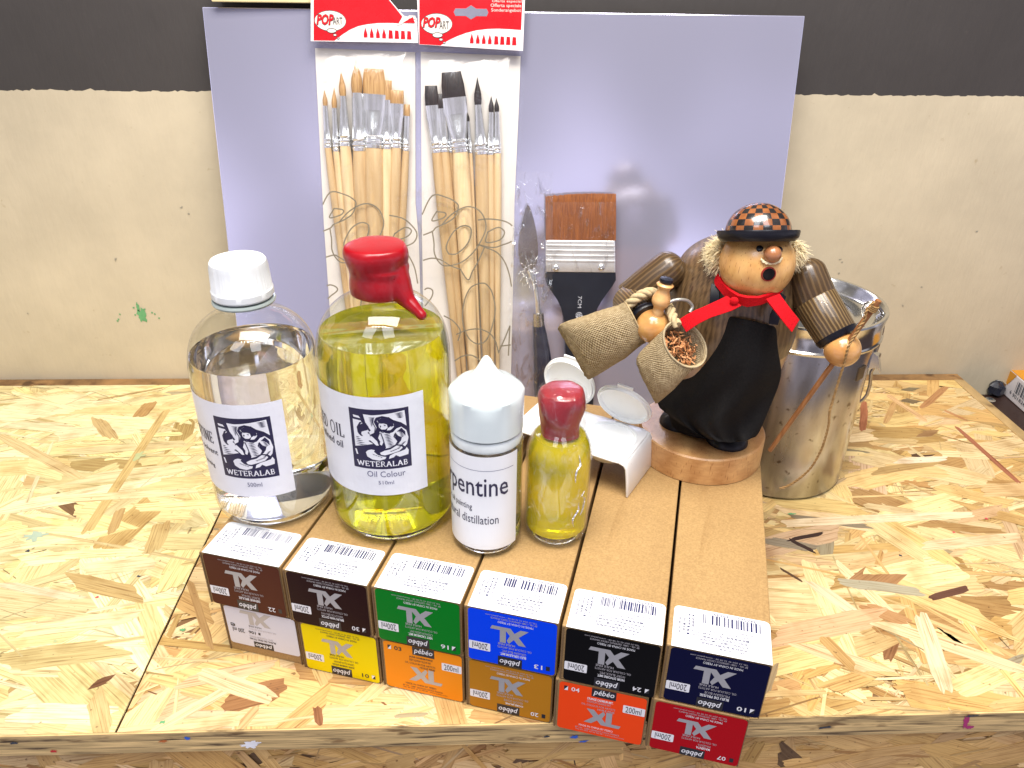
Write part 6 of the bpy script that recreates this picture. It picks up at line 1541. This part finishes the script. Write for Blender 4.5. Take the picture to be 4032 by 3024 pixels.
# hat: domed crown with checks, turned black brim, tipped back
hc = Vector((0.0145,-0.036,0.1765))
HAT = Matrix.Translation(hc) @ Matrix.Rotation(R(-6.5), 4, 'Y') @ Matrix.Rotation(R(-17), 4, 'X')
br = 0.0228
hat = MB().lathe([(0.0, -0.0024), (br * .75, -0.0026), (br * .90, -0.0034), (br * 1.0, -0.0012), (br * 1.03, 0.0020), (br * 1.015, 0.0030), (br * .93, 0.0022), (br * .80, 0.0016), (0.0, 0.0016)], 80, 0, HAT).build('hat_brim', M_blk, fig, smooth=40)
t = NT('checkered_wood')
uv = t.n('UVMap'); ck = t.n('TexChecker'); ck.inputs['Scale'].default_value = 1.0
mp = t.n('Mapping'); mp.inputs['Scale'].default_value = (22, 0.5, 1); t.l(uv.outputs[0], mp.inputs[0]); t.l(mp.outputs[0], ck.inputs['Vector'])
v = t.mapped((200, 200, 30)); n1 = t.n('TexNoise', Scale=1.0, Detail=4.0); t.l(v, n1.inputs['Vector'])
ra_ = t.ramp(n1.outputs[0], [(0.3, (0.17, 0.050, 0.012)), (0.7, (0.30, 0.105, 0.030))])
mx = t.n('Mix'); mx.data_type = 'RGBA'; mx.inputs[7].default_value = (0.014, 0.012, 0.012, 1)
t.l(ck.outputs['Fac'], mx.inputs[0]); t.l(ra_.outputs[0], mx.inputs[6]); t.l(mx.outputs[2], t.b.inputs['Base Color'])
t.b.inputs['Roughness'].default_value = 0.25; t.b.inputs['Coat Weight'].default_value = 0.6
M_check = t.m
cr = br * 0.825
chh = cr * 0.90
dome = [(cr * math.cos(R(90 * k / 14)), 0.0018 + chh * math.sin(R(90 * k / 14))) for k in range(14)] + [(0.0, 0.0018 + chh)]
MB().lathe(dome, 88, 0, HAT).build('hat_crown', M_check, hat, smooth=60)
# red scarf: band round the neck, knot and two tails
band('scarf', [(-0.0073,-0.02,0.1489),(-0.0072,-0.028,0.1454),(-0.0046,-0.036,0.143),(0.0011,-0.044,0.1405),(0.008,-0.05,0.1387),(0.0152,-0.053,0.1387),(0.0223,-0.052,0.1406),(0.0287,-0.047,0.1431),(0.0338,-0.038,0.1453)],
     [(-0.0038,-0.022,0.15),(-0.004,-0.032,0.1484),(-0.0011,-0.041,0.1475),(0.0039,-0.049,0.1462),(0.0092,-0.054,0.1455),(0.0141,-0.056,0.1458),(0.0204,-0.055,0.1462),(0.0266,-0.05,0.1473),(0.0316,-0.04,0.1469)], M_felt, 0.0018)
band('scarf_tail', [(0.0025,-0.053,0.1434),(-0.003,-0.055,0.1403),(-0.0086,-0.056,0.1369),(-0.0142,-0.057,0.1337),(-0.0189,-0.058,0.1306),(-0.0229,-0.058,0.1268)],
     [(0.0116,-0.056,0.1397),(0.0067,-0.0575,0.1365),(0.0011,-0.058,0.1337),(-0.0045,-0.059,0.1311),(-0.011,-0.06,0.1266),(-0.0174,-0.06,0.1202)], M_felt, 0.0018)
band('scarf_tail', [(0.0314,-0.05,0.1474),(0.0349,-0.052,0.1443),(0.039,-0.053,0.1403),(0.0424,-0.054,0.1373),(0.0449,-0.054,0.1348)],
     [(0.0243,-0.055,0.1451),(0.0293,-0.056,0.1402),(0.034,-0.056,0.1353),(0.0382,-0.056,0.1309),(0.042,-0.056,0.1273)], M_felt, 0.0018)
MB().sphere((0.007,-0.057,0.1426), 0.0022, 20, 12, 0, (1.2, .5, 1.1)).build('scarf_stitch', M_felt, fig)
# arms
def limb(name, A, B, ra, rb, mat, round_a=True, round_b=False, parent=None, n=48):
    A, B = Vector(A), Vector(B); L_ = (B - A).length
    pr = []
    if round_a: pr += [(max(ra * math.sin(R(90 * k / 7)), 1e-7), ra * .8 * (1 - math.cos(R(90 * k / 7)))) for k in range(8)]
    else: pr += [(0.0, 0.0), (ra * .96, 0.0), (ra, ra * .06)]
    if round_b: pr += [(max(rb * math.cos(R(90 * k / 7)), 1e-7), L_ - rb * .8 * (1 - math.sin(R(90 * k / 7)))) for k in range(8)]
    else: pr += [(rb, L_ - rb * .06), (rb * .96, L_), (0.0, L_)]
    return MB().lathe(pr, n, 0, axisM(A, B)).build(name, mat, parent or fig, smooth=45)
limb('upper_arm', (-0.0285,-0.012,0.1489), (-0.0582,-0.024,0.1211), 0.0122, 0.0120, M_brown2)
fl_ = limb('forearm', (-0.0591,-0.024,0.122), (-0.0435,-0.046,0.1193), 0.0112, 0.0105, M_str, False)
limb('cuff', (-0.0448,-0.044,0.1195), (-0.0424,-0.0475,0.1187), 0.0116, 0.0116, M_blk, False, False, fl_)
hl = Vector((-0.0385,-0.052,0.1174)); hlr = 0.0106
MB().sphere(hl, hlr, 48, 28).build('hand', M_handw, fig)
limb('upper_arm', (0.0432,-0.004,0.1546), (0.056,-0.014,0.1315), 0.0126, 0.0136, M_brown2)
fr_ = limb('forearm', (0.0554,-0.014,0.1327), (0.0715,-0.026,0.1152), 0.0138, 0.0128, M_str, False)
limb('cuff', (0.07,-0.025,0.1168), (0.0726,-0.027,0.114), 0.0131, 0.0122, M_blk, False, False, fr_)
hr = Vector((0.0752,-0.032,0.1099)); hrr = 0.0109
MB().sphere(hr, hrr, 48, 28).build('hand', M_handw, fig)

# stick held in the right hand with its twisted string
stick = empty('walking_stick', None, 0, 'thin brown wooden stick held through the figurine hand, with string tied on top', 'stick', None, FM)
s0, s1 = ((0.0866,-0.04,0.1469),(0.0471,-0.026,0.0257))
MB().tube([s0, s1], [0.0018, 0.0015], 16).build('rod', wood('reddish_stick', (0.20, 0.075, 0.022), (0.36, 0.15, 0.05), (60, 60, 20), 0.45, 0.1, 1.0, 0.3, False), stick, smooth=40)
M_twine = simple('twine', (0.36, 0.21, 0.075), 0.8, var=0.3, scale=400)
def twisted(mb, pts, r, strands_=2, tw=900.0, n=6):
    P = curve_prof2([Vector(p_) for p_ in pts], 8)
    dist = 0.0; out = [[] for _ in range(strands_)]
    for i, p_ in enumerate(P):
        if i: dist += (P[i] - P[i - 1]).length
        t = (P[min(i + 1, len(P) - 1)] - P[max(i - 1, 0)]).normalized()
        u = t.cross(Vector((0.3, 1, 0.2))).normalized(); w = t.cross(u)
        for s in range(strands_):
            a_ = dist * tw + 2 * math.pi * s / strands_
            out[s].append(p_ + (u * math.cos(a_) + w * math.sin(a_)) * r * .6)
    for s in out: mb.tube(s, r * .62, n)
def curve_prof2(pts, n=6):
    out = []
    for i in range(len(pts) - 1):
        p0, p1, p2, p3 = pts[max(i - 1, 0)], pts[i], pts[i + 1], pts[min(i + 2, len(pts) - 1)]
        for k in range(n):
            t = k / n
            out.append(0.5 * ((2 * p1) + (-p0 + p2) * t + (2 * p0 - 5 * p1 + 4 * p2 - p3) * t * t + (-p0 + 3 * p1 - 3 * p2 + p3) * t ** 3))
    out.append(pts[-1]); return out
mb = MB()
twisted(mb, [(0.0839,-0.043,0.147),(0.0809,-0.044,0.1418),(0.0812,-0.043,0.1352),(0.0796,-0.044,0.1316),(0.0787,-0.044,0.1273),(0.0771,-0.045,0.1233),(0.0758,-0.046,0.1164),(0.0762,-0.044,0.1061),(0.076,-0.042,0.0928),(0.0758,-0.04,0.0775),(0.0758,-0.04,0.0688),(0.0771,-0.039,0.0603),(0.0774,-0.038,0.0485),(0.0766,-0.036,0.0362),(0.0738,-0.034,0.0224),(0.0685,-0.032,0.0108),(0.063,-0.03,0.0023),(0.0583,-0.03,-0.001)], 0.0008, 2, 1100.0)
a0_ = Vector(s0); d_ = (Vector(s1) - a0_).normalized(); u_ = d_.orthogonal().normalized(); w_ = d_.cross(u_)
coil = [a0_ + d_ * (0.0030 + 0.0011 * k / 8) + (u_ * math.cos(k * .8) + w_ * math.sin(k * .8)) * 0.0024 for k in range(34)]
mb.tube(coil, 0.00055, 6)
mb.build('string', M_twine, stick, smooth=60)

# pipe standing in the left hand
pipe = empty('smoking_pipe', None, 0, 'small turned wooden pipe with black top and bent wire in the figurine hand', 'pipe', None, FM)
pp = [((-0.0363,-0.054,0.1283),0.0037),((-0.0362,-0.054,0.1302),0.0034),((-0.0357,-0.054,0.1317),0.0037),((-0.0354,-0.054,0.1344),0.0054),((-0.0353,-0.054,0.137),0.0056),((-0.035,-0.054,0.1396),0.0048),((-0.0347,-0.054,0.1422),0.0038),((-0.0344,-0.054,0.1442),0.0039),((-0.0341,-0.054,0.1458),0.005),((-0.034,-0.054,0.1466),0.0051),((-0.0338,-0.054,0.1479),0.0033),((-0.0336,-0.054,0.1484),0.0031)]
A_, B_ = Vector(pp[0][0]), Vector(pp[-1][0])
ax_ = (B_ - A_).normalized()
pr = [(r_, (Vector(P) - A_).dot(ax_)) for P, r_ in pp]
pr = [(0.0, pr[0][1] - 0.004), (pr[0][0] * .8, pr[0][1] - 0.004)] + curve_prof(pr, 4) + [(0.0, pr[-1][1])]
MB().lathe(pr, 40, 0, axisM(A_, B_)).build('bowl', wood('pipe_wood', (0.60, 0.30, 0.10), (0.74, 0.44, 0.18), (40, 40, 40), 0.35, 0.3, 0.8, 0.3, False), pipe, smooth=50)
MB().lathe([(0.0, -0.001), (0.0038, -0.0005), (0.0043, 0.0006), (0.0038, 0.0019), (0.0, 0.0024)], 32, 0, axisM(B_, B_ + ax_)).build('lid', M_blk, pipe)
MB().tube(curve_prof2([Vector(p_) for p_ in [(-0.0305,-0.052,0.1346),(-0.0276,-0.05,0.1355),(-0.0236,-0.048,0.1357),(-0.0198,-0.046,0.1345),(-0.0172,-0.045,0.1319),(-0.0166,-0.0455,0.13),(-0.0177,-0.047,0.1278)]], 6), 0.0011, 10).build('stem', simple('grey_metal_wire', (0.45, 0.44, 0.40), 0.35, metal=0.7), pipe, smooth=60)

# two burlap sacks tied to the forearm by a twisted cord
def burlap():
    t = NT('burlap')
    uv = t.n('UVMap'); mp = t.n('Mapping'); mp.inputs['Scale'].default_value = (1, 1, 1); t.l(uv.outputs[0], mp.inputs[0])
    sp = t.n('SeparateXYZ'); t.l(mp.outputs[0], sp.inputs[0])
    def sn(src, k):
        a_ = t.n('Math'); a_.operation = 'MULTIPLY'; a_.inputs[1].default_value = k; t.l(src, a_.inputs[0])
        b_ = t.n('Math'); b_.operation = 'SINE'; t.l(a_.outputs[0], b_.inputs[0]); return b_.outputs[0]
    su_, sv_ = sn(sp.outputs['X'], 6.2832 * 64), sn(sp.outputs['Y'], 6.2832 * 38)
    m = t.n('Math'); m.operation = 'MULTIPLY'; t.l(su_, m.inputs[0]); t.l(sv_, m.inputs[1])
    v = t.mapped((450, 450, 450)); n1 = t.n('TexNoise', Scale=1.0, Detail=3.0); t.l(v, n1.inputs['Vector'])
    mr = t.n('MapRange'); mr.inputs['From Min'].default_value = -1.0; t.l(m.outputs[0], mr.inputs['Value'])
    ad = t.n('Mix'); ad.inputs[0].default_value = 0.5; t.l(mr.outputs[0], ad.inputs[2]); t.l(n1.outputs[0], ad.inputs[3])
    r = t.ramp(ad.outputs[0], [(0.28, (0.17, 0.115, 0.050)), (0.5, (0.40, 0.30, 0.165)), (0.75, (0.56, 0.45, 0.28))])
    t.l(r.outputs[0], t.b.inputs['Base Color']); t.b.inputs['Roughness'].default_value = 0.9
    t.b.inputs['Specular IOR Level'].default_value = 0.1
    t.bump(ad.outputs[0], 0.9, 0.0009); return t.m
M_burlap = burlap()
def sack(rt, sects, nsub=5, seed=1):
    # sects: centre, half-width vector, half-depth vector, roundness power
    q = random.Random(seed); n = 48; vs, fs, uvs = [], [], []
    S_ = []
    for i in range(len(sects) - 1):
        for k in range(nsub):
            t = k / nsub
            S_.append([sects[i][c].lerp(sects[i + 1][c], t) for c in range(3)] + [sects[i][3] + (sects[i + 1][3] - sects[i][3]) * t])
    S_.append(list(sects[-1]))
    for j, (c, w, d, pw) in enumerate(S_):
        for i in range(n):
            a_ = 2 * math.pi * i / n
            ca, sa = math.cos(a_), math.sin(a_)
            x = math.copysign(abs(ca) ** pw, ca); y = math.copysign(abs(sa) ** pw, sa)
            vs.append(c + w * x + d * y + Vector([q.gauss(0, .00012)] * 3))
    m = len(S_)
    for j in range(m - 1):
        for i in range(n):
            k = (i + 1) % n
            fs.append((j * n + i, j * n + k, (j + 1) * n + k, (j + 1) * n + i))
            uvs.append([(i / n, j / m), ((i + 1) / n, j / m), ((i + 1) / n, (j + 1) / m), (i / n, (j + 1) / m)])
    fs.append(tuple((m - 1) * n + i for i in range(n))); uvs.append([(0, 0)] * n)
    o = MB().add(vs, fs, 0, None, uvs).build('bag', M_burlap, rt, smooth=80)
    so = o.modifiers.new('thick', 'SOLIDIFY'); so.thickness = 0.0010; so.offset = -1
    return o
V = Vector
sk = empty('burlap_sack', None, 0, 'small closed burlap sack hanging left of the figurine hand', 'sack', 'burlap sacks on the figurine arm', FM)
def sec(pa, pb, dep, pw, shift=(0, 0, 0)):
    pa, pb = V(pa), V(pb); return [(pa + pb) / 2 + V(shift), (pb - pa) / 2, V(dep), pw]
s1_ = [sec(p0, p1, dp, pw) for (p0, p1), dp, pw in zip([((-0.0573,-0.05,0.1302),(-0.0429,-0.05,0.1046)),((-0.0618,-0.05,0.1272),(-0.0466,-0.05,0.1011)),((-0.0716,-0.05,0.1228),(-0.0537,-0.05,0.0924)),((-0.0828,-0.05,0.1171),(-0.0628,-0.05,0.0841)),((-0.093,-0.05,0.1125),(-0.0715,-0.05,0.0759)),((-0.0979,-0.05,0.1094),(-0.0758,-0.05,0.0725)),((-0.0994,-0.05,0.1066),(-0.0776,-0.05,0.0725))],
      ((.003, -.0085, .002), (.003, -.0100, .002), (.002, -.0115, .002), (.001, -.0105, .002), (0, -.0070, .002), (0, -.0040, .001), (0, -.0012, 0)), (.95, .9, .85, .8, .7, .6, .6))]
sack(sk, s1_, 5, 1)
sk2 = empty('burlap_sack', None, 0, 'small open burlap sack full of wood shavings in front of the apron', 'sack', 'burlap sacks on the figurine arm', FM)
s2_ = [sec(p0, p1, dp, pw) for (p0, p1), dp, pw in zip([((-0.0271,-0.062,0.1254),(-0.0073,-0.062,0.1002)),((-0.0288,-0.062,0.1235),(-0.009,-0.062,0.0988)),((-0.033,-0.062,0.1183),(-0.0131,-0.062,0.0927)),((-0.0385,-0.062,0.1107),(-0.0189,-0.062,0.0832)),((-0.0439,-0.062,0.103),(-0.0243,-0.062,0.0758)),((-0.0451,-0.062,0.0996),(-0.0284,-0.062,0.0704)),((-0.0447,-0.062,0.098),(-0.0302,-0.062,0.0689))],
      ((.0080, .0075, .0035), (.0072, .0085, .0032), (.0050, .0105, .003), (.003, .0110, .003), (.002, .0085, .002), (.001, .0050, .001), (0, .0015, 0)), (1, .98, .9, .85, .8, .7, .6))]
sb_ = sack(sk2, s2_, 5, 2)
c, w, d, _p = s2_[0]
rim = [c + w * 1.02 * math.cos(2 * math.pi * i / 40) + d * 1.04 * math.sin(2 * math.pi * i / 40) for i in range(41)]
MB().tube(rim, 0.0007, 8, cap=False).build('hem', simple('burlap_hem', (0.42, 0.33, 0.19), 0.9, var=0.25, scale=500), sk2, smooth=80)
c, w, d, _p = s1_[0]
rim = [c + w * 1.0 * math.cos(2 * math.pi * i / 40) + d * 1.0 * math.sin(2 * math.pi * i / 40) for i in range(41)]
MB().tube(rim, 0.0006, 8, cap=False).build('hem', M_burlap, sk, smooth=80)
# wood shavings lying in the open sack
q = random.Random(9); mb = MB(); c, w, d, _p = s2_[1]
nrm = w.cross(d).normalized()
out_dir = (s2_[0][0] - s2_[2][0]).normalized()
for k in range(150):
    a_ = q.uniform(0, 6.28); r_ = math.sqrt(q.random()) * .78
    p_ = c + w * r_ * math.cos(a_) + d * r_ * math.sin(a_) + out_dir * q.uniform(-.004, .0006)
    dr = Vector((q.gauss(0, 1), q.gauss(0, .5), q.gauss(0, 1))).normalized()
    cv = Vector((q.gauss(0, 1), q.gauss(0, 1), q.gauss(0, 1))) * .0010
    l = q.uniform(.002, .0055)
    mb.tube([p_ - dr * l / 2, p_ + cv * .6, p_ + dr * l / 2 + cv * .2], [.00035, .00045, .00025], 4, flat=q.choice((.35, 1.8)))
mb.build('wood_shavings', wood('shavings', (0.42, 0.15, 0.045), (0.66, 0.34, 0.14), (200, 200, 200), 0.6, 0.0, 1.0, 0.3, False), sk2, smooth=60, weld=False)['kind'] = 'stuff'
# cord
cord = MB()
twisted(cord, [(-0.0564,-0.048,0.1255),(-0.0547,-0.05,0.1292),(-0.0522,-0.05,0.1322),(-0.0492,-0.049,0.1349),(-0.0457,-0.047,0.1366),(-0.0424,-0.044,0.1365),(-0.0412,-0.036,0.1325)], 0.0028, 3, 420.0, 8)
twisted(cord, [(-0.0318,-0.04,0.1272),(-0.0292,-0.05,0.129),(-0.0271,-0.056,0.1278),(-0.0254,-0.06,0.1265),(-0.023,-0.062,0.1246)], 0.0026, 3, 420.0, 8)
cb = cord.build('cord', simple('jute_cord', (0.46, 0.36, 0.20), 0.85, var=0.25, scale=500), None, smooth=60, weld=False)
cb.matrix_world = FM
tag(cb, 'thick twisted jute cord looped over the figurine forearm holding both sacks', 'cord')
